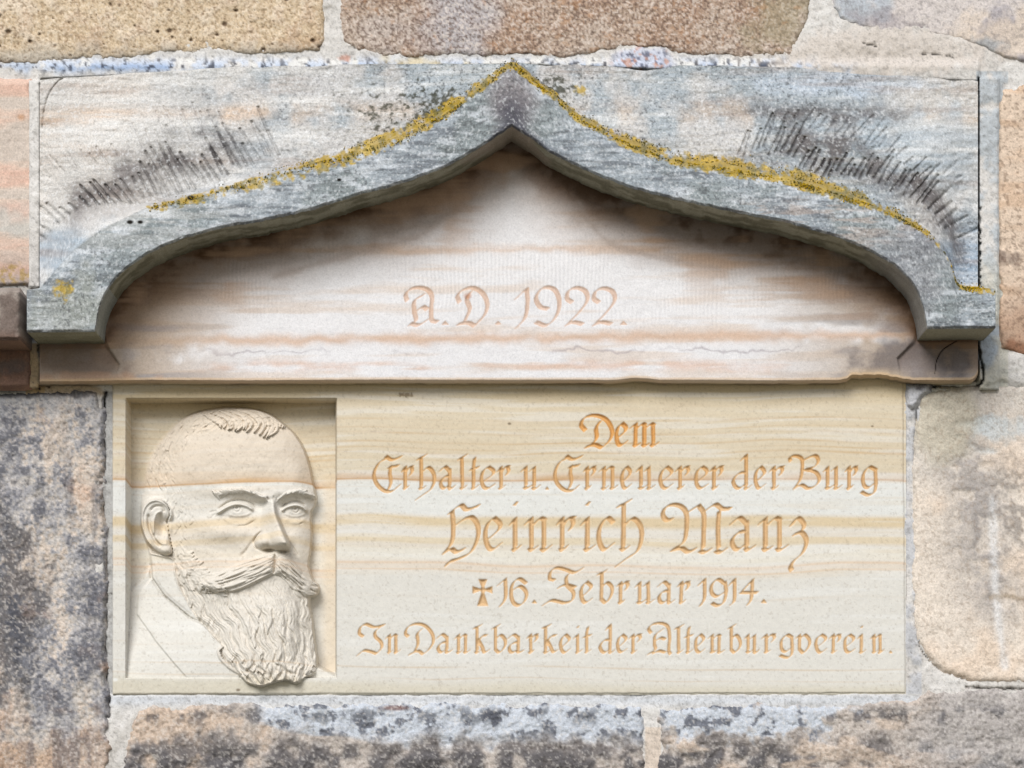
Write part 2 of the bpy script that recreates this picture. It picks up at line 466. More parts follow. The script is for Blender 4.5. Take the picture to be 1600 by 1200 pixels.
UPC = np.vstack([[(40, 453.0)], _ul, _ur[1:]])
LOC = np.vstack([[(40, 519.0), (147.5, 518.0)], _ll, _lr[1:], [(1449.6, 513.5), (1557, 512.5)]])
def v_up(u): return np.interp(u, UPC[:, 0], UPC[:, 1])
def v_lo(u): return np.interp(u, LOC[:, 0], LOC[:, 1])
TOPC = np.array([(62,124),(120,121),(200,114),(300,108),(420,104),(560,101),(700,100),(785,99),(800,97),(815,99),(880,102),(960,104),(1010,112),(1060,103),(1150,103),(1240,106),(1330,114),(1430,120),(1520,126),(1529,128)], float)
def v_top(u):
    t = np.interp(u, TOPC[:, 0], TOPC[:, 1]) + fbm(u, u * 0, 40, 2, 3) * 1.5
    t = np.where(u < 62, 453, t); t = np.where(u > 1528, 450.5, t)
    return np.minimum(t, v_up(u) - 0.5)

uc = np.unique(np.round(np.concatenate([np.arange(42, 146, 1.5), np.arange(146, 172, .5), np.arange(172, 1424, 1.5), np.arange(1424, 1452, .5), np.arange(1452, 1555.6, 1.5),
                                        [61.9, 62.1, 1527.9, 1528.1, 1555]]), 2))
N1, NL, N2 = 170, 14, 78
U = np.broadcast_to(uc, (N1 + NL + N2, len(uc))).copy()
vt, vu = v_top(uc), v_up(uc)
chips = fbm(uc, uc * 0, 9, 3, 40) * 1.6 + np.minimum(0, fbm(uc, uc * 0, 30, 2, 41) + 0.35) * 4
chips *= ss(146, 175, uc) * (1 - ss(1425, 1447, uc)) * 0.9 + 0.1
vl = v_lo(uc) + chips * 0.7
lipw = 5 + 60 * (1 - ss(90, 235, uc)) + 3 * (1 + fbm(uc, uc * 0, 25, 2, 42))
lipw = np.minimum(lipw, (vu - vt) * 0.85)
vs = vu - lipw
t1 = np.linspace(0, 1, N1)[:, None]; tl = np.linspace(0, 1, NL + 1)[1:, None]; t2 = np.linspace(0, 1, N2 + 1)[1:, None]
V = np.vstack([vt + (vs - vt) * t1, vs + (vu - vs) * tl, vu + (vl - vu) * t2])
MP = V - vu                                          # + below the crest
rough = fbm(U, V, 60, 4, 50) * 2.2 + fbm(U, V, 9, 3, 51) * 0.7 + fbm(U, V, 4.5, 2, 47, sx=6) * .45
p_sp = 13 + 24 * ss(0, 130, V - vt) * ss(62, 120, U) * ss(1528, 1440, U) + rough * 1.3 + 8 * ss(-90, 0, MP)         # the back swells towards the moulding
p_mo = PF - 5 + 5 * ss(0, 25, MP) + rough * 0.8
edge = vl - V
p_mo = p_mo - 5 * (1 - ss(0, 5, edge)) ** 2 * (1 + 0.6 * fbm(U, V, 12, 2, 52))
lip = ss(0, 1, np.vstack([np.zeros((N1, len(uc))), np.broadcast_to(tl, (NL, len(uc))), np.ones((N2, len(uc)))]))
Pp = p_sp * (1 - lip) + p_mo * lip
# chisel strokes, square to the crest, left and right
groove = np.zeros_like(U); gdirt = np.zeros_like(U)
gr = np.random.default_rng(5)
crest = smooth_line(UPC, 1.0)
def near(seg, rad):
    a, b = seg
    jj = np.where((uc > min(a[0], b[0]) - rad) & (uc < max(a[0], b[0]) + rad))[0]
    return (jj[0], jj[-1] + 1) if len(jj) else None
def chisel(x, off, ln, tilt, wd, dep):
    i = np.argmin(abs(crest[:, 0] - x)); t = crest[min(i + 12, len(crest) - 1)] - crest[max(i - 12, 0)]
    t = t / np.hypot(*t); n = np.array([t[1], -t[0]])
    c, s = math.cos(tilt), math.sin(tilt); d = np.array([n[0] * c - n[1] * s, n[0] * s + n[1] * c])
    a = crest[i] + n * off; b = a + d * ln; m = (a + b) / 2 + gr.normal(0, 1.2, 2)
    w = near((a, b), 8)
    if w is None: return
    sl = (slice(0, N1), slice(*w))
    dd, tt = line_dist(U[sl], V[sl], [a, m, b])
    k = (1 - ss(0, wd, dd)) * np.sin(np.clip(tt, 0.02, 0.98) * math.pi) ** 0.4
    groove[sl] = np.maximum(groove[sl], k * dep); gdirt[sl] = np.maximum(gdirt[sl], k)
# the mason's parallel strokes: straight cuts of a broad chisel, row beside row, square to the crest
def row(x0, x1, step, off, ln, tilt, wd, dep, strength, seed):
    xs_ = np.arange(x0, x1, step); z0 = xs_ * 0
    for x, so, sl_, st_ in zip(xs_, fbm(xs_, z0, 60, 2, seed), fbm(xs_, z0 + 50, 34, 2, seed), fbm(xs_, z0 + 90, 45, 2, seed)):
        x = x + gr.normal(0, .9)
        i = np.argmin(abs(crest[:, 0] - x)); t = crest[min(i + 14, len(crest) - 1)] - crest[max(i - 14, 0)]
        t = t / np.hypot(*t); n = np.array([t[1], -t[0]]); q = tilt + gr.normal(0, .05)
        d = np.array([n[0] * math.cos(q) - n[1] * math.sin(q), n[0] * math.sin(q) + n[1] * math.cos(q)])
        p0_ = crest[i] + n * (off + 12 * so + gr.normal(0, 4.5)); L = max(10, ln * (1 + .45 * sl_) + gr.normal(0, 8)); p1_ = p0_ + d * L
        w = near((p0_, p1_), 8)
        if w is None: continue
        sl = (slice(0, N1), slice(*w))
        dd, tt = line_dist(U[sl], V[sl], [p0_, (p0_ + p1_) / 2 + gr.normal(0, .7, 2), p1_])
        dd = dd + fbm(U[sl], V[sl], 7, 2, seed + 3) * .5
        k = (1 - ss(wd * .35, wd, dd)); g_ = np.clip(strength * (1 + .5 * st_), 0, 1)
        groove[sl] = np.maximum(groove[sl], k * dep); cdirt[sl] = np.maximum(cdirt[sl], k * g_ * np.clip(1 + .6 * fbm(U[sl], V[sl], 12, 2, seed + 5), .2, 1.2))
        # the little step each cut leaves on one side
        side = (U[sl] - p0_[0]) * d[1] - (V[sl] - p0_[1]) * d[0]
        groove[sl] += -1.3 * np.exp(-((side - np.sign(d[0] + 1e-6) * -3.2) / 2.2) ** 2) * (dd < 6)
cdirt = np.zeros_like(U)
row(86, 445, 9.6, 22, 66, -.24, 3.0, 4.0, .74, 400)
row(120, 390, 12.5, 98, 40, -.16, 2.2, 2.2, .34, 410)
row(1150, 1478, 9.2, 26, 44, .22, 3.0, 3.8, .74, 420)
row(1210, 1450, 11.5, 86, 30, .36, 2.6, 2.4, .5, 430)
Pp = Pp - groove
for line in ([(110,117),(90,128),(75,150),(68,178),(66,200)],):
    dd, _ = line_dist(U, V, smooth_line(line, 3)); k = 1 - ss(0.3, 1.6, dd); Pp = Pp - 4 * k; gdirt = np.maximum(gdirt, k)
W = P(U, V, Pp)

# colour: grey lichen film over tan stone, laid in beds
n_big = fbm(U, V, 120, 4, 60); n_mid = fbm(U, V, 30, 4, 61); n_fine = fbm(U, V, 5, 3, 62); n_bed = fbm(U, V, 16, 4, 63, sx=9)
n_streak = fbm(U, V, 5, 3, 64, sx=7)
col = base(U, C(200, 198, 196))
lw = ss(520, 150, U) * (1 - ss(330, 420, V))
rw = ss(1300, 1450, U) * ss(330, 200, V)
col = mix(col, C(224, 214, 203), np.clip(lw + rw, 0, 1) * 0.9)
col = mix(col, C(228, 190, 152), np.exp(-((V - 178 + (U - 250) * 0.03 + n_mid * 6) / 11) ** 2) * ss(620, 300, U) * 0.75)
col = mix(col, C(222, 196, 168), np.exp(-((V - 186 + n_mid * 5) / 8) ** 2) * ss(1400, 1450, U) * 0.8)
col = mix(col, C(196, 176, 156), np.exp(-((V - 172 + n_mid * 8) / 14) ** 2) * (U > 400) * (U < 1340) * 0.7 * ss(0.9, -0.3, n_big))
col = mix(col, C(160, 173, 182), ss(-0.35, 0.5, n_big + n_mid * 0.6 + 0.25) * (1 - 0.75 * np.clip(lw + rw, 0, 1)) * 0.85)
col = mix(col, C(150, 174, 198), blob(U, V, 1512, 405, 40, 55, n_mid * .4) * .75)
col = mix(col, C(165, 188, 205), blob(U, V, 1420, 235, 120, 70, n_mid * .5) * .55)
col = mix(col, C(158, 180, 198), blob(U, V, 110, 400, 60, 60, n_mid * .5) * .7)
col = mix(col, C(190, 205, 222), blob(U, V, 1300, 130, 130, 22, n_mid * .4) * .6)
col = mix(col, C(160, 135, 118), np.clip(n_bed - 0.25, 0, 1) * 0.7)
col = mix(col, C(238, 236, 232), np.clip(-n_bed - 0.2, 0, 1) * 0.9 * (MP < 0))
# sooty band where the chisel strokes hold the dirt
nd = -MP
sootL = np.exp(-((nd - 60 - n_mid * 14) / 34) ** 2) * ss(92, 125, U) * ss(440, 300, U)
sootR = np.exp(-((nd - 54 - n_mid * 16) / 30) ** 2) * ss(1170, 1250, U) * (1 - ss(1492, 1520, U))
sootR2 = np.exp(-((V - 172 - n_mid * 9 - (U - 1200) * .03) / 12) ** 2) * ss(1120, 1200, U) * ss(1450, 1380, U)
soot = np.clip(sootL * 0.9 + sootR * 1.05 + sootR2 * .8, 0, 1) * (MP < -8)
col = mix(col, C(92, 88, 94), soot * ss(-0.6, 0.55, n_mid + n_fine * .4 + n_streak * .3) * 0.8)
col = mix(col, C(120, 108, 100), np.clip(soot * 0.45, 0, 1))
col = mix(col, C(50, 45, 48), cdirt * np.clip(.42 + soot * .6, 0, .88) * (MP < -4))
col = mix(col, C(58, 52, 54), gdirt * np.clip(0.18 + soot * .5, 0, 0.55) * (MP < -4))
# moulding face
mo = ss(-1, 2, MP)
cm = base(U, C(164, 174, 182))
cm = mix(cm, C(108, 114, 122), ss(-0.2, 0.7, fbm(U, V, 4.5, 3, 69, sx=12) + n_mid * 0.6) * 0.75)
cm = mix(cm, C(140, 150, 146), ss(-.2, .5, n_big) * .5)
cm = mix(cm, C(208, 214, 220), ss(0.05, 0.75, fbm(U, V, 9, 4, 66, sx=3.5) + n_fine * .2) * 0.75)
cm = mix(cm, C(196, 178, 166), blob(U, V, 1300, 350, 150, 40, n_mid * .6) * ss(-.2, .5, n_streak) * .6)
cm = mix(cm, C(150, 148, 152), blob(U, V, 1420, 420, 60, 90, n_mid * .5) * .55)
cm = mix(cm, C(165, 166, 150), blob(U, V, 100, 480, 70, 60, n_mid * .6) * .5)
apx = blob(U, V, 800, 150, 42, 62, n_mid * .25, .6)
cm = mix(cm, C(150, 142, 145), apx * .9)
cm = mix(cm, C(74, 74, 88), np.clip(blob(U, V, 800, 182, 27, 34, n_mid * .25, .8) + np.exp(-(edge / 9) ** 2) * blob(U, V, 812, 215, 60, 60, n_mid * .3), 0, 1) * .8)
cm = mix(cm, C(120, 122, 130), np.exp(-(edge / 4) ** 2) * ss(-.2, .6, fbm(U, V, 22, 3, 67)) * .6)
col = col * (1 - mo[..., None]) + cm * mo[..., None]
spk = fbm(U, V, 3.2, 2, 68)
col = mix(col, C(92, 94, 98), ss(0.48, 0.85, spk) * (0.38 + 0.25 * (n_big > 0)) * (1 - 0.7 * np.clip(lw + rw, 0, 1)))
col = mix(col, C(235, 238, 240), ss(0.5, 0.8, -spk) * 0.4)
col = wash(col, .80, 1.10)
col = mix(col, C(232, 229, 224), np.clip(lw, 0, 1) * ss(-.6, .4, n_streak - n_bed) * .45 * (1 - soot))
# yellow lichen stain along the crest
lich_dens = np.interp(U, [60, 215, 235, 400, 520, 700, 790, 815, 880, 1000, 1150, 1300, 1440, 1462, 1484, 1492, 1530, 1552, 1556], [0, 0, .45, .5, .62, .85, .95, .95, .8, .85, 1.05, 1.0, .85, .1, .2, .85, .95, .9, .2])
above = np.interp(U, [60, 400, 560, 650, 720, 780, 820, 900, 1100, 1200, 1300, 1400, 1480, 1556], [4, 6, 14, 24, 26, 9, 6, 14, 24, 30, 24, 12, 4, 5])
below = np.interp(U, [60, 220, 400, 560, 640, 720, 800, 860, 1000, 1150, 1300, 1480, 1556], [4, 12, 26, 26, 20, 10, 15, 14, 15, 18, 16, 6, 16])
band = np.where(MP < 0, 1 - ss(0, 1, -MP / above), 1 - ss(0.2, 1, MP / below))
lm = ss(0.20, 0.72, band * lich_dens + 0.50 * fbm(U, V, 6, 4, 70) + 0.34 * fbm(U, V, 40, 2, 71) + 0.02) * (lich_dens > .02)
lm = lm * ss(.03, .25, band)
lm = np.maximum(lm, blob(U, V, 100, 452, 12, 14, fbm(U, V, 6, 3, 72) * .7)); lm = np.maximum(lm, blob(U, V, 907, 141, 9, 7, fbm(U, V, 5, 3, 73) * .6))
moss = blob(U, V, 690, 176, 100, 34, fbm(U, V, 9, 4, 74) * 1.0) * (MP < -2) + blob(U, V, 868, 146, 26, 22, fbm(U, V, 7, 4, 75) * 1.1) * (MP < -1) + \
    ss(0.1, .6, fbm(U, V, 8, 4, 76)) * np.exp(-(MP / 16) ** 2) * (MP < 0) * ss(420, 560, U) * (U < 790) * .8
col = mix(col, C(62, 62, 44), np.clip(moss, 0, 1) * ss(-.5, .35, fbm(U, V, 5, 3, 77)) * .85)
yel = base(U, C(196, 162, 26)); yel = mix(yel, C(146, 130, 52), ss(-.2, .5, fbm(U, V, 10, 3, 78))); yel = mix(yel, C(216, 180, 40), ss(.1, .7, fbm(U, V, 9, 3, 79)))
col = col * (1 - (lm * .78)[..., None]) + yel * (lm * .78)[..., None]
for a, b, r in ((203,347,3.5),(219,347,3),(298,309,4),(530,281,2.5)):      # small bored holes
    k = blob(U, V, a, b, r * 1.6, r, 0, .4); col = mix(col, C(30, 26, 20), k)

hood = empty("hood_stone"); hood.location = (0, 0, 0)
tag(hood, "wide weathered sandstone block carved with a pointed ogee hood above the plaque", "hood stone")
nr, nc = U.shape
q = grid_quads(nr, nc)
Wf, cf = W.reshape(-1, 3), col.reshape(-1, 3)
mid = np.arange(nc - 1)
spL = q[:N1 + NL - 1]
sp_mask = ((uc[:-1] >= 62) & (uc[1:] <= 1528))
leftm = sp_mask & (uc[:-1] < 800); rightm = sp_mask & (uc[:-1] >= 800)
link("spandrel", make_mesh("spandrel", Wf, spL[:, leftm].reshape(-1, 4), cf), hood, M_LINTEL)
link("spandrel", make_mesh("spandrel", Wf, spL[:, rightm].reshape(-1, 4), cf), hood, M_LINTEL)

# the moulding with its soffit and ends in one mesh
NS = 16
yb = np.linspace(0, 1, NS + 1)[1:, None]
Ws = np.repeat(W[-1:], NS, 0)
Ws[..., 1] = W[-1, :, 1] * (1 - yb) + (-(PT - 14) / 1000) * yb
us, vsf = np.broadcast_to(uc, (NS, nc)), np.broadcast_to(yb * 110, (NS, nc))
nz = fbm(us, vsf, 40, 2, 80) * .0002 + fbm(us, vsf, 4, 2, 81) * .0003
Ws[..., 2] += nz * np.minimum(1, yb * 6); Ws[..., 0] += nz * .5
cs = base(us, C(176, 172, 152)); cs = mix(cs, C(136, 132, 112), ss(-.3, .5, fbm(us, vsf, 14, 4, 82, sx=2)))
cs = mix(cs, C(176, 162, 148), blob(us, vsf, 800, 60, 60, 100, fbm(us, vsf, 30, 3, 83) * .5) * .8)
cs = mix(cs, C(176, 172, 172), ss(1330, 1420, us) * .6); cs = mix(cs, C(172, 176, 172), (us < 170) * (us > 148) * .6)
cs = mix(cs, C(160, 156, 130), ((us < 148) | (us > 1449)) * .7)
rows = np.vstack([W[N1 + NL - 1:], Ws]); crow = np.vstack([col[N1 + NL - 1:], cs])
endL = rows[:, :1].copy(); endL[..., 1] = -0.015; endR = rows[:, -1:].copy(); endR[..., 1] = -0.015
topb = rows[:1].copy(); topb[..., 1] = -0.02
rows = np.concatenate([endL, rows, endR], 1); crow = np.concatenate([crow[:, :1], crow, crow[:, -1:]], 1)
link("moulding", make_mesh("moulding", rows.reshape(-1, 3), grid_quads(*rows.shape[:2]).reshape(-1, 4), crow.reshape(-1, 3)), hood, M_LINTEL)
# small top ledges of the two end blocks
for a, b in ((42, 62), (1528, 1555)):
    j = np.where((uc >= a - .2) & (uc <= b + .2))[0]
    f = W[N1 + NL - 1, j]; bk = f.copy(); bk[:, 1] = -0.012; bk[:, 2] += 0.012
    LW = np.stack([bk, f])
    link("ledge", make_mesh("ledge", LW.reshape(-1, 3), grid_quads(2, len(j)).reshape(-1, 4), np.stack([col[N1 + NL - 1, j]] * 2).reshape(-1, 3)), hood, M_LINTEL)

# tympanum with the date, straight back under the moulding
kf = 1 - PF / 4200; kt = 1 - PT / 4200
ub = VPU + (LOC[:, 0] - VPU) * kf / kt; vb = VPV + (LOC[:, 1] - VPV) * kf / kt
ut = np.unique(np.round(np.concatenate([np.arange(62, 1528.5, 1.4), [1528]]), 2))
vtop_t = np.interp(ut, ub, vb) - 16
chip = 9 * blob(ut, ut * 0, 1362, 0, 42, 1, fbm(ut, ut * 0, 14, 2, 90) * .3, .9) + 3 * blob(ut, ut * 0, 995, 0, 26, 1, 0, .9)
vbot = 598.5 + 1.5 * (1 - ss(100, 250, ut)) - chip + fbm(ut, ut * 0, 9, 3, 91) * .35 + fbm(ut, ut * 0, 120, 2, 92) * .6
rr = 1528 - ut
vbot = vbot - np.where(rr < 16, 16 - np.sqrt(np.maximum(0, 256 - (16 - rr) ** 2)), 0)
NT = 260
U = np.broadcast_to(ut, (NT, len(ut))).copy(); V = vtop_t + (vbot - vtop_t) * np.linspace(0, 1, NT)[:, None]
n1 = fbm(U, V, 90, 4, 93); n2 = fbm(U, V, 24, 4, 94); nb = fbm(U, V, 15, 4, 95, sx=11); nf = fbm(U, V, 4, 3, 96); nbb = fbm(U, V, 38, 3, 97, sx=10)
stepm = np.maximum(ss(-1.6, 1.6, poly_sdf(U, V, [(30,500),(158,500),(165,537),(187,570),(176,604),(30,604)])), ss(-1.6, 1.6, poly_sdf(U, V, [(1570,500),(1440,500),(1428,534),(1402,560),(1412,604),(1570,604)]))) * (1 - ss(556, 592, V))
tool = np.sin(U * 2 * math.pi / 6.3 + fbm(U, V, 40, 2, 98) * 2) * blob(U, V, 800, 440, 560, 62, n2 * .5) * ss(-.4, .3, n1)
carv = Carving(620, 440, 1000, 525, (5,))
ld, lid = carv.at(U, V)
p = PT + n1 * 1.2 + n2 * .35 + nf * .12 - 6 * stepm + tool * .12 - ld * .5
p = p - 17 * np.clip(1 - (vbot - V) / 4.8, 0, 1) ** 1.2
for line in ([(1461,584),(1464,562),(1474,546),(1494,533)],):
    dd, _ = line_dist(U, V, smooth_line(line, 3)); p = p - 4 * (1 - ss(.2, 1.0, dd))
W = P(U, V, p)
col = base(U, C(242, 240, 241))
top = V - (np.interp(U, ub, vb))
ends = np.clip(ss(420, 210, U) + ss(1150, 1400, U), 0, 1)
col = mix(col, C(228, 208, 190), ss(-.1, .7, nb + .5 * nbb) * .55)
col = mix(col, C(224, 194, 170), np.exp(-((V - 389 - n2 * 5) / 7) ** 2) * ss(-.5, .4, nb + .3) * blob(U, V, 800, 390, 330, 60, 0, .5) * .6)
col = mix(col, C(222, 188, 162), np.exp(-((V - 528 - (U - 800) * -.008 - n2 * 4) / 8) ** 2) * ss(-1.8, -.1, n1 + nb * .5) * .8)
col = mix(col, C(226, 186, 160), np.exp(-((V - 572 - n2 * 4) / 7) ** 2) * ss(-.5, .5, nb + n1) * .6)
col = mix(col, C(160, 148, 156), np.exp(-((V - 548 - n2 * 7 + (U - 800) * .004) / 1.8) ** 2) * ss(-.3, .4, n1) * .5)
col = mix(col, C(188, 168, 148), ends * ss(-.7, .4, nbb + n2 * .5 + .3) * .85)
col = mix(col, C(164, 160, 162), ends * ss(-.1, .7, nb + n1 * .6) * .75)
nst = fbm(U, V, 70, 3, 105, sx=2.6); brown = ss(126, 6, top + nst * 24 + n2 * 9) * (V < 545)                       # brown dirt below the hood, with the hood's shade painted in, ragged edge
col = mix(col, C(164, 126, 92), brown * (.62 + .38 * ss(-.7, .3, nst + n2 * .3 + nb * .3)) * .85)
col = mix(col, C(84, 56, 34), ss(66, 0, top + nst * 16 + n2 * 9) * (V < 535) * (.6 + .4 * ss(-.6, .4, n2 + nst + nb * .4)) * .9)  # darker inner band: shade under the hood painted over the dirt
spot = ss(.2, .9, n1 + .5 * nb) * ss(150, 40, top) * (V < 500)
col = mix(col, C(196, 164, 138), spot * .7)
for line, w in (([(905,318),(940,370),(985,392),(1040,405),(1120,420)], 5), ([(700,330),(660,365),(600,385),(520,405),(430,432)], 6)):
    dd, _ = line_dist(U, V, smooth_line(line, 4)); col = mix(col, C(186, 170, 160), np.exp(-((dd + n2 * 3) / w) ** 2) * .55)
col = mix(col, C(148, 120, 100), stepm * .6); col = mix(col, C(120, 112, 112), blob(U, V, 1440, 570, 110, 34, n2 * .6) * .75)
col = mix(col, C(150, 132, 122), blob(U, V, 120, 565, 90, 30, n2 * .6) * .6); col = mix(col, C(206, 168, 140), blob(U, V, 130, 590, 90, 10, n2 * .5) * .6)
col = mix(col, C(224, 200, 170), chip[None] / 9 * ss(570, 590, V))
col = col * (1 + 0.06 * tool + 0.03 * nf)[..., None]
col = mix(col, C(222, 184, 156), ss(.1, 1.2, ld) * .75)
col = mix(col, C(196, 128, 80), blob(U, V, 731, 463, 7, 6, n2 * .4) * .6)
col = mix(col, C(30, 26, 24), 1 - ss(.1, .9, dd * 0 + line_dist(U, V, smooth_line([(1461,584),(1464,562),(1474,546),(1494,533)], 3))[0]))
col = mix(col, C(222, 190, 150), ss(10, 7, vbot - V) * .6)
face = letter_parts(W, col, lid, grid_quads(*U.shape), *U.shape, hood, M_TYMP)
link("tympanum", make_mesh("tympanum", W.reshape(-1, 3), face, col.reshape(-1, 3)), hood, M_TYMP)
NU = 10
yb = np.linspace(0, 1, NU)[:, None]
Wu = np.repeat(W[-1:], NU, 0); Wu[..., 1] = W[-1, :, 1] * (1 - yb) + 0.06 * yb
uu = np.broadcast_to(ut, (NU, len(ut))); Wu[..., 2] += fbm(uu, yb * 60 + uu * 0, 14, 3, 99) * .0008 * (yb > 0)
cu = base(uu, C(214, 196, 164)); cu = mix(cu, C(170, 150, 126), ss(-.2, .6, fbm(uu, yb * 60 + uu * 0, 40, 3, 100)))
link("underside", make_mesh("underside", Wu.reshape(-1, 3), grid_quads(NU, len(ut)).reshape(-1, 4), cu.reshape(-1, 3)), hood, M_TYMP)
Wr = np.stack([W[:, -1], W[:, -1]], 1); Wr[:, 1, 1] = 0.06
link("end_face", make_mesh("end_face", Wr.reshape(-1, 3), grid_quads(NT, 2).reshape(-1, 4), np.stack([col[:, -1]] * 2, 1).reshape(-1, 3)), hood, M_TYMP)

# crusty lichen standing up from the crest: a few thousand small warty lobes
def lichen_crust():
    g = np.random.default_rng(21)
    n = 5500
    x = g.uniform(218, 1555, n)
    dens = np.interp(x, [215, 235, 400, 520, 700, 790, 815, 880, 1000, 1150, 1300, 1440, 1462, 1484, 1492, 1530, 1552, 1556], [0, .35, .45, .6, .8, .9, .95, .7, .8, 1, 1, .8, .05, .1, .9, 1, .9, .1])
    ab = np.interp(x, [215, 400, 560, 650, 720, 780, 820, 900, 1100, 1200, 1300, 1400, 1480, 1556], [3, 4, 8, 12, 13, 5, 4, 7, 10, 14, 12, 7, 3, 4])
    be = np.interp(x, [215, 400, 560, 640, 720, 800, 860, 1000, 1150, 1300, 1480, 1556], [4, 13, 12, 9, 5, 9, 6, 6, 9, 8, 3, 7])
    d = g.normal(0, .75, n); off = np.where(d < 0, d * ab, d * be)
    v = v_up(x) + off
    keep = (g.random(n) < dens) & (fbm(x, v, 7, 4, 70) * .5 + fbm(x, v, 40, 2, 71) * .3 + .55 > g.random(n) * 0.9)
    x, v, off = x[keep], v[keep], off[keep]
    p = np.where(off > -1, PF - 3, PS + 12 + (PF - PS - 20) * np.exp(off / 5))
    c = P(x, v, p)
    m = len(x); r = g.uniform(.0005, .0013, m)
    ring = np.array([(math.cos(a), math.sin(a)) for a in np.linspace(0, 2 * math.pi, 6, endpoint=False)])
    co = np.zeros((m, 13, 3)); jit = g.uniform(.7, 1.3, (m, 6))
    for k in range(6):
        co[:, k, 0] = c[:, 0] + ring[k, 0] * r * jit[:, k]; co[:, k, 2] = c[:, 2] + ring[k, 1] * r * jit[:, k]; co[:, k, 1] = c[:, 1] + .0006
        co[:, k + 6, 0] = c[:, 0] + ring[k, 0] * r * .75 * jit[:, k]; co[:, k + 6, 2] = c[:, 2] + ring[k, 1] * r * .75 * jit[:, k]; co[:, k + 6, 1] = c[:, 1] - r * .7
    co[:, 12] = c; co[:, 12, 1] -= r * 1.0
    f = []
    for k in range(6):
        k2 = (k + 1) % 6
        f += [(k, k2, k2 + 6), (k, k2 + 6, k + 6), (k + 6, k2 + 6, 12)]
    f = np.array(f)[None] + (np.arange(m) * 13)[:, None, None]
    t = np.clip(fbm(x, v, 12, 3, 78) + g.normal(0, .35, m), -1, 1)
    cc = np.where(t[:, None] > 0.25, C(216, 178, 22), np.where(t[:, None] > -.35, C(186, 154, 26), C(118, 112, 52)))
    cc = np.where(((off < -2) & (((x > 540) & (x < 790)) | ((x > 830) & (x < 890)) | ((x > 940) & (x < 1120))) & (g.random(m) < .6))[:, None], C(74, 72, 46), cc)
    cc = np.where((off < -2)[:, None] & (g.random(m) < .45)[:, None], C(96, 88, 44), cc)
    return make_mesh("lichen", co.reshape(-1, 3), f.reshape(-1, 3), np.repeat(cc, 13, 0), smooth=True)
tag(link("lichen", lichen_crust(), hood, M_LICHEN), kind='stuff')
# ------------------------------------------------------------------ the rubble wall round it
def axis(a, b, fine=2.0, lo=-30, hi=1630):
    out = [a]; x = a
    while x < b:
        x += fine if lo <= x <= hi else (14 if (x < lo - 420 or x > hi + 420) else 7)
        out.append(min(x, b))
    return np.unique(np.array(out))


def stone(name, poly, colour, p0=5.0, rnd=6.0, rough=2.2, deep=6.5, seed=0, wob=4.0, fine=2.0, label=None, parent=None, extra=None, sat=.88, gain=1.12):
    poly = np.asarray(poly, float)
    us = axis(poly[:, 0].min() - 5, poly[:, 0].max() + 5, fine); vs = axis(poly[:, 1].min() - 5, poly[:, 1].max() + 5, fine, -30, 1230)
    U, V = np.meshgrid(us, vs)
    n1 = fbm(U, V, 90, 4, seed); n2 = fbm(U, V, 22, 4, seed + 5); n3 = fbm(U, V, 6, 3, seed + 9)
    d = poly_sdf(U, V, poly) + n2 * wob + n3 * wob * .2
    e = np.clip(d / rnd, -1, 1)
    p = p0 + n1 * rough * 1.5 + n2 * rough + n3 * rough * .4 - deep * np.where(e > 0, (1 - np.maximum(e, 0)) ** 2, 1) - 1.6 * np.maximum(0, -d)
    if extra is not None: p = p + extra(U, V, n1, n2, n3)
    col = np.clip(wash(colour(U, V, n1, n2, n3), sat, gain), 0.01, .9)
    W = P(U, V, p)
    q = grid_quads(*U.shape)
    keep = (d > -5)
    kq = keep[:-1, :-1] | keep[1:, 1:] | keep[:-1, 1:] | keep[1:, :-1]
    o = link(name, make_mesh(name, W.reshape(-1, 3), q[kq], col.reshape(-1, 3)), parent, M_WALL)
    if label: o['label'] = label
    return o


wall = empty("stone_wall")
tag(wall, "old castle wall of weathered sandstone blocks in pale mortar all round the plaque", "wall")
L0, R0, T0, B0 = -600, 2200, -480, 1680
STONES = {
 'tl': [(L0,T0),(505,T0),(506,0),(505,56),(497,74),(470,79),(400,82),(330,78),(290,82),(262,77),(240,84),(180,91),(100,92),(30,96),(L0,100)],
 'tm': [(533,T0),(1280,T0),(1268,0),(1254,45),(1237,84),(1200,87),(1100,85),(1062,80),(1040,70),(980,69),(950,78),(880,85),(800,84),(700,85),(600,85),(562,76),(540,62),(533,40)],
 'tr': [(1306,T0),(1304,0),(1312,28),(1345,42),(1400,53),(1470,58),(1510,66),(1550,82),(1575,92),(1640,94),(R0,94),(R0,T0)],
 'l': [(L0,128),(47,126),(51,200),(52,300),(55,400),(56,446),(L0,448)],
 'll': [(L0,612),(60,611),(150,613),(160,640),(161,700),(158,760),(163,820),(165,900),(164,980),(163,1040),(168,1100),(172,1250),(172,B0),(L0,B0)],
 'r': [(1567,138),(1560,200),(1556,260),(1560,330),(1562,400),(1564,450),(1560,500),(1570,540),(1590,554),(1640,556),(R0,556),(R0,132)],
 'rl': [(1431,680),(1440,625),(1470,608),(1600,604),(R0,604),(R0,1062),(1600,1064),(1520,1062),(1480,1049),(1452,1031),(1437,1006),(1429,960),(1427,800)],
 'bl': [(197,1140),(216,1110),(260,1105),(500,1103),(700,1102),(960,1102),(1002,1106),(1007,1140),(1009,1250),(1011,B0),(200,B0),(197,1250)],
 'br': [(1033,1150),(1031,1108),(1100,1103),(1300,1101),(1420,1098),(1450,1084),(1520,1079),(R0,1079),(R0,B0),(1033,B0)],
}
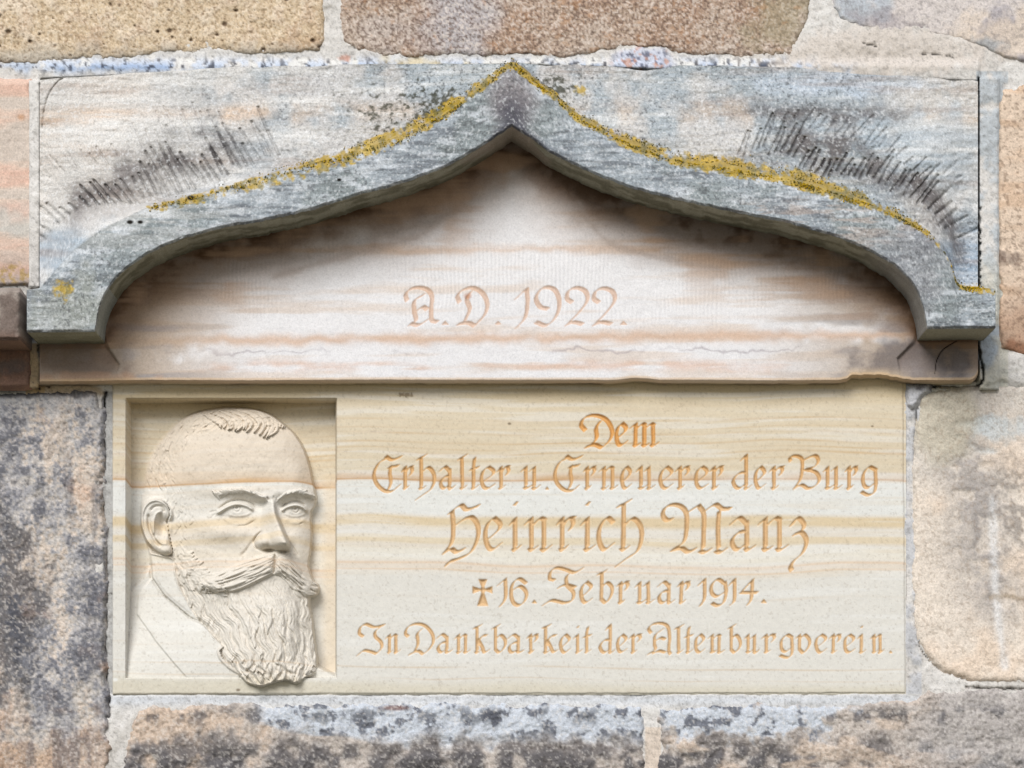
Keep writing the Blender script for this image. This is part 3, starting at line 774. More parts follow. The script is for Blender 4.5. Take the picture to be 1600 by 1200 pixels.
def c_tl(u, v, a, b, c):
    k = base(u, C(216, 190, 152)); k = mix(k, C(230, 208, 178), ss(-.2, .6, b)); k = mix(k, C(190, 150, 108), ss(.1, .8, a + b * .4) * .6)
    f = fbm(u, v, 2.8, 2, 131); k = mix(k, C(150, 120, 88), ss(.2, .75, f) * .55); k = mix(k, C(240, 222, 196), ss(.3, .7, -f) * .5)
    k = mix(k, C(168, 162, 150), ss(60, 96, v + b * 14) * .6); pit = dots(u, v, 26, 3, .55, .8, 4.2); k = mix(k, C(120, 88, 56), dots(u, v, 7, 5, .8, .5, 1.7) * .7); return mix(k, C(84, 58, 34), pit * .9)
def x_tl(u, v, a, b, c): return -1.2 * ss(.30, .66, fbm(u, v, 2.8, 2, 131)) - 3.5 * dots(u, v, 26, 3, .55, .8, 4.2) - 1.2 * dots(u, v, 7, 5, .8, .5, 1.7)
def c_tm(u, v, a, b, c):
    k = base(u, C(188, 164, 144)); k = mix(k, C(172, 136, 110), ss(.0, .6, a + .4 * b) * .6); k = mix(k, C(186, 182, 186), blob(u, v, 715, 50, 95, 120, a * .7, .5) * .85)
    k = mix(k, C(198, 180, 164), ss(0, .7, -a + b * .5) * .6); f = fbm(u, v, 2.9, 2, 134); k = mix(k, C(112, 90, 78), ss(.15, .7, f) * .75); k = mix(k, C(228, 214, 202), ss(.2, .7, -f) * .6)
    k = mix(k, C(170, 160, 128), blob(u, v, 1220, 30, 60, 50, b * .5) * .5); return mix(k, C(190, 132, 74), ss(.66, .85, fbm(u, v, 11, 3, 135)) * .3)
def x_tm(u, v, a, b, c): return -1.1 * ss(.2, .6, fbm(u, v, 3.4, 2, 134))
def c_tr(u, v, a, b, c):
    k = base(u, C(216, 206, 200)); k = mix(k, C(168, 162, 168), ss(-.1, .6, a + .7 * b) * .8); k = mix(k, C(172, 186, 198), blob(u, v, 1340, 10, 60, 40, b * .6) * .7)
    k = mix(k, C(226, 206, 184), blob(u, v, 1580, 60, 90, 40, b * .5) * .7); k = mix(k, C(150, 160, 168), blob(u, v, 1545, 70, 26, 14, b * .6) * .7)
    k = mix(k, C(160, 150, 154), blob(u, v, 1380, 32, 60, 20, b * .7) * .6); return mix(k, C(120, 112, 114), ss(.35, .7, fbm(u, v, 4, 2, 137)) * .4)
def c_l(u, v, a, b, c):
    bed = fbm(u, v, 24, 4, 140, sx=5); k = base(u, C(226, 196, 172)); k = mix(k, C(232, 178, 150), ss(-.3, .5, bed) * .75); k = mix(k, C(204, 196, 184), np.clip(ss(0, .5, -bed) * .5 + np.exp(-((v - 345 - b * 16) / 26) ** 2) * .9, 0, 1))
    k = mix(k, C(196, 158, 136), ss(365, 420, v) * .6); k = mix(k, C(212, 150, 92), blob(u, v, 33, 183, 8, 7, b * .5) * .7); k = mix(k, C(172, 160, 154), ss(415, 440, v) * .7)
    return mix(k, C(186, 150, 52), blob(u, v, 8, 432, 40, 15, c * .5 + b * .4) * ss(-.3, .3, fbm(u, v, 6, 3, 141)) * .8)
def c_ll(u, v, a, b, c):
    ver = fbm(u, v / 3.2, 34, 4, 145) + .55 * fbm(u, v, 4.5, 3, 143) + .25 * b; k = base(u, C(198, 188, 178)); k = mix(k, C(222, 196, 170), ss(0, .6, -ver + .3 * b) * .75); k = mix(k, C(162, 161, 168), ss(-.35, .45, ver + b * .5) * .8)
    k = mix(k, C(112, 113, 124), ss(.25, .95, ver * .8 + b * .8 + ss(150, 0, u) * .35 * ss(760, 1000, v)) * .85); k = mix(k, C(178, 178, 184), ss(720, 620, v) * ss(-.5, .5, -b) * .7)
    k = mix(k, C(206, 160, 122), ss(.3, .8, fbm(u, v, 60, 4, 146) + .3 * b) * .6); k = mix(k, C(206, 164, 120), ss(1110, 1180, v + 50 * b) * .6)
    st = fbm(u, v / 7, 20, 3, 144); k = mix(k, C(98, 98, 108), ss(.1, .7, st + .3 * b + .15 * c) * ss(620, 760, v) * .5); k = mix(k, C(70, 72, 84), blob(u, v, 18, 960, 46, 130, b * .8 + c * .2) * .8); f = fbm(u, v, 3.2, 3, 147); k = mix(k, C(84, 80, 84), ss(.25, .8, f) * .45); k = mix(k, C(232, 220, 208), ss(.2, .8, -f) * .4)
    k = mix(k, C(58, 54, 54), blob(u, v, 20, 612, 70, 9, b * .5) * .8); return mix(k, C(66, 60, 58), blob(u, v, 125, 612, 40, 8, b * .5) * .7)
def x_ll(u, v, a, b, c): return -2.0 * ss(.2, .7, fbm(u, v, 4, 3, 147)) + 2.5 * fbm(u, v / 2.5, 40, 3, 148)
def c_r(u, v, a, b, c):
    bed = fbm(u, v, 20, 4, 150, sx=3); k = base(u, C(226, 202, 178)); k = mix(k, C(212, 178, 146), ss(-.1, .6, bed) * .7); k = mix(k, C(130, 112, 102), np.exp(-((v - 392 - b * 12) / 20) ** 2) * ss(-.4, .4, b + bed) * .8)
    k = mix(k, C(176, 138, 110), ss(420, 500, v + b * 20) * .7); k = mix(k, C(150, 94, 60), blob(u, v, 1590, 540, 40, 16, b * .6) * .7); return mix(k, C(110, 84, 66), ss(.35, .7, fbm(u, v, 4, 2, 151)) * .5)
def c_rl(u, v, a, b, c):
    k = base(u, C(230, 216, 200)); k = mix(k, C(232, 206, 180), ss(-.1, .6, a) * .6); k = mix(k, C(214, 206, 196), ss(780, 640, v + a * 60) * .8)
    w = line_dist(u, v, [(1500,600),(1520,760),(1535,850),(1556,930)])[0]; k = mix(k, C(138, 132, 134), np.exp(-((w + b * 18 + a * 16) / 36) ** 2) * ss(-.8, .2, b + c * .3) * .85)
    k = mix(k, C(186, 178, 170), np.exp(-((w + a * 20) / 60) ** 2) * .5); k = mix(k, C(120, 112, 108), blob(u, v, 1585, 800, 60, 130, b * .8) * ss(-.3, .4, b + c * .3) * .6)
    w2 = line_dist(u, v, [(1550,780),(1556,940),(1570,1040)])[0]; k = mix(k, C(228, 228, 228), np.exp(-((w2 + b * 3) / 6) ** 2) * .6); k = mix(k, C(190, 206, 214), blob(u, v, 1550, 670, 50, 26, b * .7) * .55)
    k = mix(k, C(150, 124, 84), np.exp(-((v - 935 - b * 4) / 5) ** 2) * (u > 1545) * .5); k = mix(k, C(196, 186, 160), blob(u, v, 1490, 650, 50, 60, a * .6) * .6); f = fbm(u, v, 3.5, 2, 153); return mix(k, C(150, 128, 106), ss(.35, .7, f) * .35)
def x_rl(u, v, a, b, c):
    w = line_dist(u, v, [(1500,600),(1520,760),(1535,850),(1556,930)])[0]; return -2 * np.exp(-((w + b * 14) / 18) ** 2) + .5 * b
def c_bt(u, v, a, b, c):
    k = base(u, C(196, 180, 166)); blue = ss(-.02, .03, (u - 395) / 600 * .9 - abs(v - 1130) / 160 + .02 * b + .22 * (v < 1128) - .08 * (v > 1150)) * (1 - ss(1140, 1168, v + b * 16 - ss(420, 640, u) * 12 + 8))
    blue2 = blob(u, v, 1130, 1118, 170, 36, b * .5 + c * .2, .3); bl = np.clip(np.where(u < 1020, blue * ss(385, 420, u), blue2), 0, 1)
    k = mix(k, C(222, 186, 150), blob(u, v, 260, 1130, 130, 60, b * .6) * .75); k = mix(k, C(120, 112, 110), ss(1140, 1175, v + b * 22) * ss(-.7, .2, b + a * .4) * .85); k = mix(k, C(78, 78, 88), ss(1170, 1195, v + b * 20) * ss(-.4, .3, b) * .6)
    k = mix(k, C(220, 190, 160), ss(.2, .7, fbm(u, v, 26, 4, 157, sx=2.5)) * .7 * ss(1020, 1060, u)); k = mix(k, C(176, 170, 168), ss(1380, 1480, u) * .6)
    k = mix(k, C(196, 206, 220), bl * .95); k = mix(k, C(88, 92, 108), bl * ss(.2, .5, fbm(u, v, 15, 4, 158) + .25 * fbm(u, v, 4, 2, 156)) * .85); k = mix(k, C(72, 74, 86), ss(.2, .6, fbm(u, v, 22, 4, 159) + .4 * b) * np.exp(-((v - 1118) / 16) ** 2) * .7)
    k = mix(k, C(132, 80, 60), blob(u, v, 618, 1106, 24, 5, b * .3) * .8); f = fbm(u, v, 3.6, 3, 160); k = mix(k, C(84, 76, 74), ss(.25, .8, f) * (.4 - .3 * bl)); return mix(k, C(236, 226, 214), ss(.3, .7, -f) * .35)
def x_bt(u, v, a, b, c): return -1.8 * ss(.2, .7, fbm(u, v, 3.6, 3, 160)) + 3 * fbm(u, v, 26, 3, 157, sx=2.5) * ss(1140, 1170, v)
for key, fc, fx, sd, kw in (('tl', c_tl, x_tl, 170, dict(sat=.80, gain=1.15, rough=1.3, rnd=9, fine=1.9, p0=1, deep=2.2, wob=3)), ('tm', c_tm, x_tm, 180, dict(rough=1.0, rnd=9, fine=1.9, gain=1.12, p0=1, deep=2.2, wob=3)), ('tr', c_tr, None, 190, dict(rough=1.0, rnd=7, p0=1.5, deep=4)),
                            ('l', c_l, None, 200, dict(rough=1.2, rnd=6, wob=1.2, sat=.72)), ('ll', c_ll, x_ll, 210, dict(rough=1.8, rnd=7, wob=5, p0=5, fine=2.0, sat=.66, gain=1.16)), ('r', c_r, None, 220, dict(rough=1.2, rnd=6, p0=1, deep=3)),
                            ('rl', c_rl, x_rl, 230, dict(rough=.9, rnd=8, wob=2.5, p0=2, deep=4, gain=1.17)), ('bl', c_bt, x_bt, 240, dict(rough=2.2, rnd=8, p0=4, sat=.64)), ('br', c_bt, x_bt, 250, dict(rough=2.2, rnd=8, p0=4, sat=.64))):
    stone("stone", STONES[key], fc, extra=fx, seed=sd, parent=wall, **kw)

# the string course running in from the left: a projecting block and the flush bed under it
us = axis(-600, 31.5); vs_ = np.concatenate([np.linspace(450, 456, 6), np.arange(458, 527, 2.0), np.linspace(527, 531, 5)])
U, V = np.meshgrid(us, vs_)
n1, n2 = fbm(U, V, 50, 4, 260), fbm(U, V, 10, 3, 261)
p = 124 + n1 * 3 + n2 - 90 * (1 - ss(450, 456, V)) - 6 * (1 - ss(0, 5, 530 - V)) ** 2 - 5 * (1 - ss(0, 4, 31.5 - U))
W = P(U, V, p)
col = base(U, C(172, 160, 150)); col = mix(col, C(130, 116, 108), ss(-.2, .6, n1 + n2 * .5)); col = mix(col, C(196, 186, 178), ss(.1, .7, -n1 + n2 * .4) * .7); col = mix(col, C(130, 100, 84), ss(510, 530, V) * .5)
NB = 12; tb = np.linspace(0, 1, NB + 1)[1:, None]
Wb = np.repeat(W[-1:], NB, 0); Wb[..., 1] = W[-1, :, 1] * (1 - tb) - .012 * tb
cb = base(Wb[..., 0], C(150, 120, 100))
rows = np.vstack([W, Wb]); crow = np.vstack([col, cb])
er = rows[:, -1:].copy(); er[..., 1] = -.012
rows = np.concatenate([rows, er], 1); crow = np.concatenate([crow, crow[:, -1:]], 1)
o = link("string_course_block", make_mesh("string_course_block", rows.reshape(-1, 3), grid_quads(*rows.shape[:2]).reshape(-1, 4), crow.reshape(-1, 3)), wall, M_LINTEL)
def c_sc(u, v, a, b, c):
    k = base(u, C(176, 136, 112)); k = mix(k, C(120, 92, 80), ss(-.3, .5, a + b * .5) * .7); k = mix(k, C(196, 132, 100), ss(0, .6, -b) * .5); return mix(k, C(110, 104, 104), blob(u, v, 10, 572, 50, 14, b * .6) * .6)
stone("stone", [(L0,520),(44,520),(45,604),(L0,606)], c_sc, p0=26, rnd=5, rough=1.2, wob=1.2, seed=262, parent=wall)

# small fragment bedded in the mortar at the plaque's top right corner
def c_fr(u, v, a, b, c):
    k = base(u, C(196, 196, 200)); return mix(k, C(104, 98, 104), ss(-.2, .5, b + c * .4) * .85)
stone("stone", [(1416,600),(1450,601),(1452,612),(1440,620),(1436,632),(1424,640),(1417,634)], c_fr, p0=6, rnd=6, rough=1.2, wob=2, seed=266, parent=wall, fine=1.5)

# mortar: one bed behind everything, worked flush between the stones
us = axis(L0, R0, 2.5); vs_ = axis(T0, B0, 2.5, -30, 1230)
U, V = np.meshgrid(us, vs_)
n1, n2, n3 = fbm(U, V, 70, 4, 270), fbm(U, V, 16, 4, 271), fbm(U, V, 5, 3, 272)
p = -3 + n1 * 2 + n2 * 1.8 + n3 * .8
inst = np.full(U.shape, -1e9)
for k in STONES.values(): inst = np.maximum(inst, poly_sdf(U, V, k))
p = p + 5 * blob(U, V, 1390, 85, 170, 45, n2 * .3) + 6 * blob(U, V, 1003, 98, 44, 24, n2 * .25) + 9 * ss(90, 105, V) * (1 - ss(126, 134, V)) * (U > 60) * (U < 1530)
p = p + 16 * ((U > 1529) & (U < 1560) & (V > 120) & (V < 610)) + 14 * ((U > 46) & (U < 62) & (V > 125) & (V < 450)) + 20 * ((U > 44) & (U < 63) & (V > 532) & (V < 606)) + 8 * blob(U, V, 1560, 580, 70, 26, n2 * .4)
p = p - 3 * ((U > 162) & (U < 176) & (V > 600) & (V < 1085))
cracks = [([(165,612),(161,660),(163,720),(158,760),(162,830),(166,880),(164,960),(165,1040),(168,1090),(170,1120)], 2.2, 14), ([(1446,604),(1434,630),(1430,680),(1429,740)], 1.1, 8),
          ([(1429,940),(1436,1004),(1452,1032),(1482,1052),(1520,1064)], .9, 6), ([(1510,1074),(1560,1076),(1640,1078)], 1.6, 10), ([(1528.5,124),(1529,250),(1530,380),(1529,450)], 1.2, 26), ([(1529,540),(1530,602),(1440,603)], 1.5, 22),
          ([(1348,66),(1366,72),(1380,71)], .8, 3), ([(1440,85),(1470,86),(1490,90)], .7, 3), ([(60,540),(64,580),(62,606)], 1.4, 12), ([(66,590),(76,604)], 1.2, 8)]
dark = np.zeros_like(U)
for line, w, dp in cracks:
    L = smooth_line(line, 4); dd, _ = line_dist(U, V, L + np.random.default_rng(int(line[0][0])).normal(0, .6, L.shape)); k = 1 - ss(w * .4, w * 1.5, dd + n3 * .7); p = p - k * dp; dark = np.maximum(dark, k)
hide = np.maximum(poly_sdf(U, V, [(176,560),(1411,560),(1415.5,1084),(176,1086)]), np.maximum(poly_sdf(U, V, [(62,122),(800,99),(1528,126),(1528,598),(62,598)]), np.maximum(poly_sdf(U, V, [(42,454),(180,454),(180,519),(42,519)]), poly_sdf(U, V, [(1420,453),(1554,453),(1554,513),(1420,513)]))))
p = np.where(hide > 12, -110, p - 15 * ss(-1, 6, hide))
pit = dots(U, V, 17, 6, .5, .5, 2.2) * ss(-.4, .4, n1); p = p - 1.2 * pit
col = base(U, C(228, 224, 219)); col = mix(col, C(240, 237, 232), ss(-.2, .6, n2) * .6); col = mix(col, C(204, 198, 190), ss(0, .7, n1 + n2 * .4) * .5)
tj = np.exp(-((V - 102 - n2 * 4) / 13) ** 2) * (V < 130) * (U < 1340)
col = mix(col, C(206, 218, 236), tj * ss(-.5, .3, n2 + n1 * .4) * .9); col = mix(col, C(150, 176, 214), np.exp(-((V - 104 - n2 * 4) / 5) ** 2) * ss(-.1, .6, n1 + n2 * .5) * .7 * (U < 1350)); col = mix(col, C(240, 240, 236), tj * ss(.1, .6, -n2) * .7)
col = mix(col, C(44, 44, 58), tj * ss(.36, .66, fbm(U, V, 6, 3, 274) + .3 * n2 + .25 * ss(900, 1000, U) * (U < 1240)) * .85)
col = mix(col, C(214, 196, 150), tj * blob(U, V, 650, 98, 60, 12, n2 * .6) * .7); col = mix(col, C(200, 130, 100), blob(U, V, 538, 91, 12, 5, n3 * .4) * .7)
bulge = blob(U, V, 1003, 98, 46, 26, n2 * .25, .3); col = mix(col, C(206, 212, 230), bulge * .8); col = mix(col, C(92, 96, 120), bulge * ss(.25, .55, fbm(U, V, 4.5, 2, 275)) * .8); col = mix(col, C(206, 150, 120), bulge * ss(.35, .6, fbm(U, V, 8, 2, 276)) * .7)
col = mix(col, C(222, 212, 202), blob(U, V, 1390, 80, 190, 42, n2 * .3, .4) * (V < 124) * .9)
rj = (U > 1526) & (U < 1575) & (V > 110) & (V < 620); col = mix(col, C(190, 198, 204), rj * ss(-.6, .3, n2 + n1) * .8); col = mix(col, C(206, 202, 184), rj * ss(380, 460, V) * .6)
col = mix(col, C(160, 182, 206), blob(U, V, 1540, 540, 22, 40, n2 * .5) * .6); col = mix(col, C(206, 202, 186), blob(U, V, 1500, 620, 90, 24, n2 * .5) * .6)
col = mix(col, C(178, 178, 176), ((U > 160) & (U < 178) & (V > 610) & (V < 1085)) * .75); col = mix(col, C(198, 200, 206), ((U > 1408) & (U < 1440) & (V > 610) & (V < 1085)) * ss(-.6, .3, n2) * .7)
col = mix(col, C(222, 226, 232), np.exp(-((V - 1094) / 10) ** 2) * (U > 170) * (U < 1440) * .8); col = mix(col, C(200, 170, 124), ((U > 40) & (U < 70) & (V > 535)) * (V < 640) * .8)
col = mix(col, C(206, 176, 132), blob(U, V, 100, 608, 60, 10, n2 * .5) * .7); col = mix(col, C(226, 206, 186), ((U > 1008) & (U < 1032) & (V > 1135)) * .7)
col = mix(col, C(110, 104, 100), pit * .7); col = mix(col, C(120, 114, 108), ss(.4, .85, fbm(U, V, 3.2, 2, 277)) * .35); col = mix(col, C(36, 32, 30), dark * .85)
q = grid_quads(*U.shape)
deepin = np.maximum(inst, hide) > 14
kq = ~(deepin[:-1, :-1] & deepin[1:, 1:] & deepin[:-1, 1:] & deepin[1:, :-1])
link("mortar", make_mesh("mortar", P(U, V, p).reshape(-1, 3), q[kq], col.reshape(-1, 3)), wall, M_MORTAR)

# the ground the photographer stands on, out of the frame below: pale trodden grit
def ground():
    m = bpy.data.materials.new("ground_grit"); m.use_nodes = True
    nt = m.node_tree; b = nt.nodes["Principled BSDF"]; b.inputs["Roughness"].default_value = .95
    n = nt.nodes.new("ShaderNodeTexNoise"); n.inputs["Scale"].default_value = 3; n.inputs["Detail"].default_value = 8
    r = nt.nodes.new("ShaderNodeValToRGB"); r.color_ramp.elements[0].color = (.11, .105, .075, 1); r.color_ramp.elements[1].color = (.18, .17, .13, 1)
    tc = nt.nodes.new("ShaderNodeTexCoord"); nt.links.new(tc.outputs["Object"], n.inputs["Vector"])
    nt.links.new(n.outputs["Fac"], r.inputs["Fac"]); nt.links.new(r.outputs["Color"], b.inputs["Base Color"])
    co = np.array([(-150, -150, 0), (150, -150, 0), (150, 150, 0), (-150, 150, 0)], float)
    tag(link("ground", make_mesh("ground", co, np.array([[0, 1, 2, 3]])), None, m), "pale trodden ground below the wall", kind='structure')
ground()
# ------------------------------------------------------------------ the memorial plaque: frame, recess, portrait, inscription
def F(x, y): return 170 + np.asarray(x) / 2.354, 590 + np.asarray(y) / 2.353      # portrait places measured on an enlargement
def FP(s): return [F(*p) for p in pts(s)]

PS_ = 1.2                                    # grid step of the carved face, mm
PU, PV = np.meshgrid(np.arange(176, 1416.2, PS_), np.arange(592, 1085.8, PS_))
PLEFT, PTOP = 176, 592
RS = (slice(int(22 / PS_), int(492 / PS_)), slice(int(17 / PS_), int(351 / PS_)))     # the window of the grid the recess and beard lie in
u, v = PU[RS], PV[RS]
Fx, Fy = (u - 170) * 2.354, (v - 590) * 2.353


def tps(ctrl, x, y):
    c = np.asarray(ctrl, float); X = c[:, :2] / 100.0; h = c[:, 2]; n = len(c)
    def ker(r2): return 0.5 * r2 * np.log(r2 + 1e-9)
    d2 = ((X[:, None] - X[None]) ** 2).sum(-1)
    A = np.zeros((n + 3, n + 3)); A[:n, :n] = ker(d2) + np.eye(n) * 0.004
    A[:n, n] = 1; A[:n, n + 1:] = X; A[n, :n] = 1; A[n + 1:, :n] = X.T
    w = np.linalg.solve(A, np.r_[h, 0, 0, 0])
    gx, gy = x / 100.0, y / 100.0
    out = w[n] + w[n + 1] * gx + w[n + 2] * gy
    for i in range(n):
        out = out + w[i] * ker((gx - X[i, 0]) ** 2 + (gy - X[i, 1]) ** 2)
    return out

HEAD = [(450,110,-46),(530,118,-43),(380,117,-51),(310,133,-58),(250,166,-63),(200,216,-67),(165,262,-69),(140,310,-70),(125,370,-71),(120,430,-71),(590,137,-44),(635,167,-44),(682,207,-46),(717,262,-47),(737,322,-48),(750,380,-48),
 (450,150,-29),(550,160,-24),(620,195,-26),(360,160,-40),(280,190,-51),(220,240,-59),(180,300,-63),(160,360,-65),(155,420,-66),
 (450,220,-14),(560,230,-9),(640,250,-13),(695,290,-27),(350,230,-27),(270,270,-42),(210,330,-54),(195,400,-56),
 (450,300,-7),(560,310,-2),(640,310,-4),(700,340,-18),(350,310,-19),(270,340,-36),
 (450,370,-7),(560,380,-2),(640,380,-3),(710,395,-18),(350,390,-21),(270,410,-37),
 (420,415,-9),(480,402,-3),(540,420,0),(585,435,0),(610,425,1),(645,430,-3),(695,413,-10),(740,425,-28),(762,448,-46),
 (365,445,-23),(300,470,-35),(240,480,-50),
 (400,490,-22),(440,452,-15),(500,450,-15),(545,458,-15),(470,488,-16),(430,492,-19),(525,490,-15),(556,486,-13),(470,535,-15),(530,530,-12),(410,535,-17),
 (595,458,1),(650,465,-16),(690,450,-18),(650,495,-18),(690,492,-22),(735,478,-40),(690,530,-22),(668,560,-19),(672,600,-17),(690,580,-20),(732,560,-36),(746,545,-48),(747,590,-48),(690,630,-20),(732,640,-40),(738,690,-44),
 (570,505,-9),(545,555,-8),(530,590,-7),
 (400,575,-12),(455,585,-7),(500,605,-8),(340,560,-24),(290,560,-37),(400,635,-17),(340,640,-27),(275,640,-43),(470,645,-12),(245,600,-50),(240,680,-56),
 (610,660,2),(540,680,-1),(460,705,-8),(400,720,-15),(330,710,-29),(270,725,-46),(670,680,-5),(720,715,-26),
 (600,760,2),(520,790,-2),(680,780,-8),(430,800,-11),(350,820,-27),(290,825,-48),(732,805,-36),
 (600,850,9),(520,860,6),(680,860,1),(440,880,-7),(385,905,-24),(345,905,-44),(745,870,-38),
 (600,950,15),(520,960,11),(680,960,7),(440,975,-2),(400,990,-22),(755,960,-32),(375,960,-40),
 (600,1050,17),(530,1050,15),(680,1050,11),(460,1050,5),(415,1040,-14),(762,1050,-22),
 (560,1105,15),(650,1095,15),(500,1098,10),(700,1100,10),(745,1085,-4),(455,1085,-6)]
HEADPOLY = smooth_line([(150,650),(122,560),(117,480),(120,430),(124,370),(138,310),(163,260),(198,215),(248,165),(308,131),(380,113),(450,107),(530,113),(590,132),(637,163),(684,205),(719,260),(740,320),(753,380),(762,420),(767,448),(758,478),(746,500),(748,545),(749,590),(744,640),(738,690),
 (750,735),(762,765),(745,800),(742,840),(750,880),(757,940),(764,1000),(770,1055),(756,1088),(718,1110),(690,1128),(650,1115),(600,1127),(560,1137),(510,1125),(480,1097),(440,1072),(405,1035),(395,1000),(410,980),(380,955),(355,915),(318,880),(288,830),(258,780),(238,720),(232,672),(190,660),(150,650)], 6)
H = tps(HEAD, Fx, Fy)
H = np.where(H < 0, H * .61, H)


def rd(path, w):
    """window, distance and parameter of a stroke given in portrait units"""
    p = np.asarray(path, float)
    j0 = np.searchsorted(Fx[0], p[:, 0].min() - w - 3); j1 = np.searchsorted(Fx[0], p[:, 0].max() + w + 3)
    i0 = np.searchsorted(Fy[:, 0], p[:, 1].min() - w - 3); i1 = np.searchsorted(Fy[:, 0], p[:, 1].max() + w + 3)
    s = (slice(i0, i1), slice(j0, j1))
    d, t = line_dist(Fx[s], Fy[s], p)
    return s, d, t


def ridge(H, path, w, h, t0=.15, t1=.85, pw=1.0):
    path = smooth_line(path, 5); s, d, t = rd(path, w * 1.6)
    taper = ss(-.02, t0, t) * (1 - ss(t1, 1.02, t)) if t0 > 0 else 1
    k = np.exp(-(d / (w * .62)) ** 2)
    H[s] += h * k * taper


def lock(H, path, w, h, lift=2.0):
    """a lock of hair: round in section, root sunk in, tip lying over what is below"""
    path = smooth_line(path, 5)
    s, d, t = rd(path, w + 2)
    ww = w * np.sqrt(np.clip(np.sin(np.clip(t, .03, .98) * math.pi), 0.02, 1)) + .3
    sec = np.sqrt(np.clip(1 - (d / ww) ** 2, 0, 1))
    L = BASE[s] - h * .5 + (h * sec) + lift * (t - .4)
    H[s] = np.where((d < ww) & (L > H[s]), L, H[s])

# nose
def nose(H):
    sp = smooth_line([(598,452),(606,500),(622,545),(640,590),(646,608)], 4); s, d, t = rd(sp, 90)
    X, Y = Fx[s], Fy[s]
    cx = np.interp(Y, sp[:, 1], sp[:, 0]); hz = np.interp(Y, [440,455,480,520,560,590,606,618,630,644], [0,6,14,22,29,34,34,29,18,4])
    wl = np.interp(Y, [440,480,530,580,610,640], [28,34,54,78,80,60]); wr = np.interp(Y, [440,480,530,580,610,640], [16,18,20,22,24,20])
    dx = X - cx
    k = np.where(dx < 0, np.clip(1.06 - np.sqrt((-dx / wl) ** 2 + .0036), 0, 1), 1 - ss(.22, 1.0, dx / wr))
    H[s] += (hz * k * ss(438, 462, Y) * (1 - ss(616, 648, Y)))
    g = lambda cx_, cy, rx, ry: np.exp(-(((Fx - cx_) / rx) ** 2 + ((Fy - cy) / ry) ** 2))
    H += 11 * g(633, 600, 30, 28) + 16 * g(563, 604, 27, 25) + 6 * g(660, 612, 13, 17)
    H -= 3 * g(594, 602, 9, 20)                               # groove between wing and tip
    for s2, w2, h2 in (("566,562 544,582 534,604 540,626 556,634", 6, -5.0),):
        ridge(H, pts(s2), w2, h2, .15, .85)
    H -= 14 * np.exp(-(((Fx - 588) / 22) ** 2 + ((Fy - 634) / 7) ** 2)) + 10 * np.exp(-(((Fx - 642) / 16) ** 2 + ((Fy - 640) / 7) ** 2))
nose(H)
G = lambda cx_, cy, rx, ry, n=2: np.exp(-((abs(Fx - cx_) / rx) ** n + (abs(Fy - cy) / ry) ** n))
# brows overhang the sockets; lids, eyeballs, bags
H -= 9 * G(562, 464, 32, 18) + 9 * G(640, 464, 16, 18) + 3 * G(480, 450, 80, 14) + 3 * G(690, 449, 50, 13)
H += 3.0 * G(470, 418, 84, 16) + 6 * G(560, 440, 32, 13) + 3.5 * G(690, 424, 58, 14)
H += 3.5 * G(472, 490, 50, 19, 2.6) + 3.2 * G(684, 490, 40, 17, 2.6)
def eye(lid, low, bag, crease, c, r):
    ridge(H, pts(lid), 9, 7.5, .1, .9); ridge(H, pts(low), 7, 1.3, .2, .85); ridge(H, pts(bag), 14, 2.0, .2, .85); ridge(H, pts(crease), 6, -4.5, .15, .9)
    s, d, t = rd([(c[0] - r, c[1]), (c[0] + r, c[1])], 30)
    q = np.hypot(Fx[s] - c[0], (Fy[s] - c[1]) * 1.05); inlid = ss(-3, 4, Fy[s] - (c[1] - r * .75))
    H[s] -= 2.0 * np.exp(-((q - r) / 3.0) ** 2) * inlid + 4.5 * np.exp(-((np.hypot(Fx[s] - c[0] + 1, Fy[s] - c[1] + 3)) / 5.5) ** 2)
eye("394,502 418,486 446,471 474,465 508,472 536,490", "434,501 462,509 500,507 526,494", "420,512 452,534 500,534 548,506", "400,488 432,462 472,450 514,457 548,480", (471, 481), 13)
eye("633,493 652,477 688,469 716,478 730,496", "640,497 672,510 706,508 727,495", "640,512 672,532 706,530 722,516", "632,480 656,462 690,455 724,470", (687, 485), 12)
for s_, w_, h_ in (("470,546 506,543 540,524", 5, -1.8), ("396,500 384,508 372,520", 4, -1.4), ("398,490 382,492 370,498", 4, -1.4), ("700,540 716,532", 4, -1.5), ("580,438 590,452", 5, -3), ("606,434 608,448", 4, -2),
                   ("556,574 532,600 504,640 478,664", 12, -3.6), ("664,600 680,630 700,660", 7, -3.5), ("430,300 520,292 620,300", 9, -.35), ("470,335 550,330 640,334", 9, -.35)):
    ridge(H, pts(s_), w_, h_, .2, .8)
H += 3.5 * G(440, 566, 60, 24) - 3 * G(400, 620, 50, 40) + 2.5 * G(505, 570, 26, 20)
BASE = H.copy()
HAIRMASK = {}
hr = np.random.default_rng(3)
# brows
for i in range(26):
    t = i / 25.0; bx = np.interp(t, [0,.3,.6,.85,1], [400,440,500,552,578]); by = np.interp(t, [0,.3,.6,.85,1], [436,420,416,434,448])
    lock(H, [(bx + 8, by + 8 + hr.normal(0, 2)), (bx - 2, by - 2), (bx - 18 + 6 * t, by - 8 + hr.normal(0, 4))], 7.5, 7, 3)
for i in range(20):
    t = i / 19.0; bx = np.interp(t, [0,.3,.6,1], [626,656,700,756]); by = np.interp(t, [0,.3,.6,1], [446,426,416,442])
    lock(H, [(bx - 6, by + 9 + hr.normal(0, 2)), (bx + 2, by - 1), (bx + 16, by - 7 + 10 * t + hr.normal(0, 4))], 7.0, 6.5, 3)
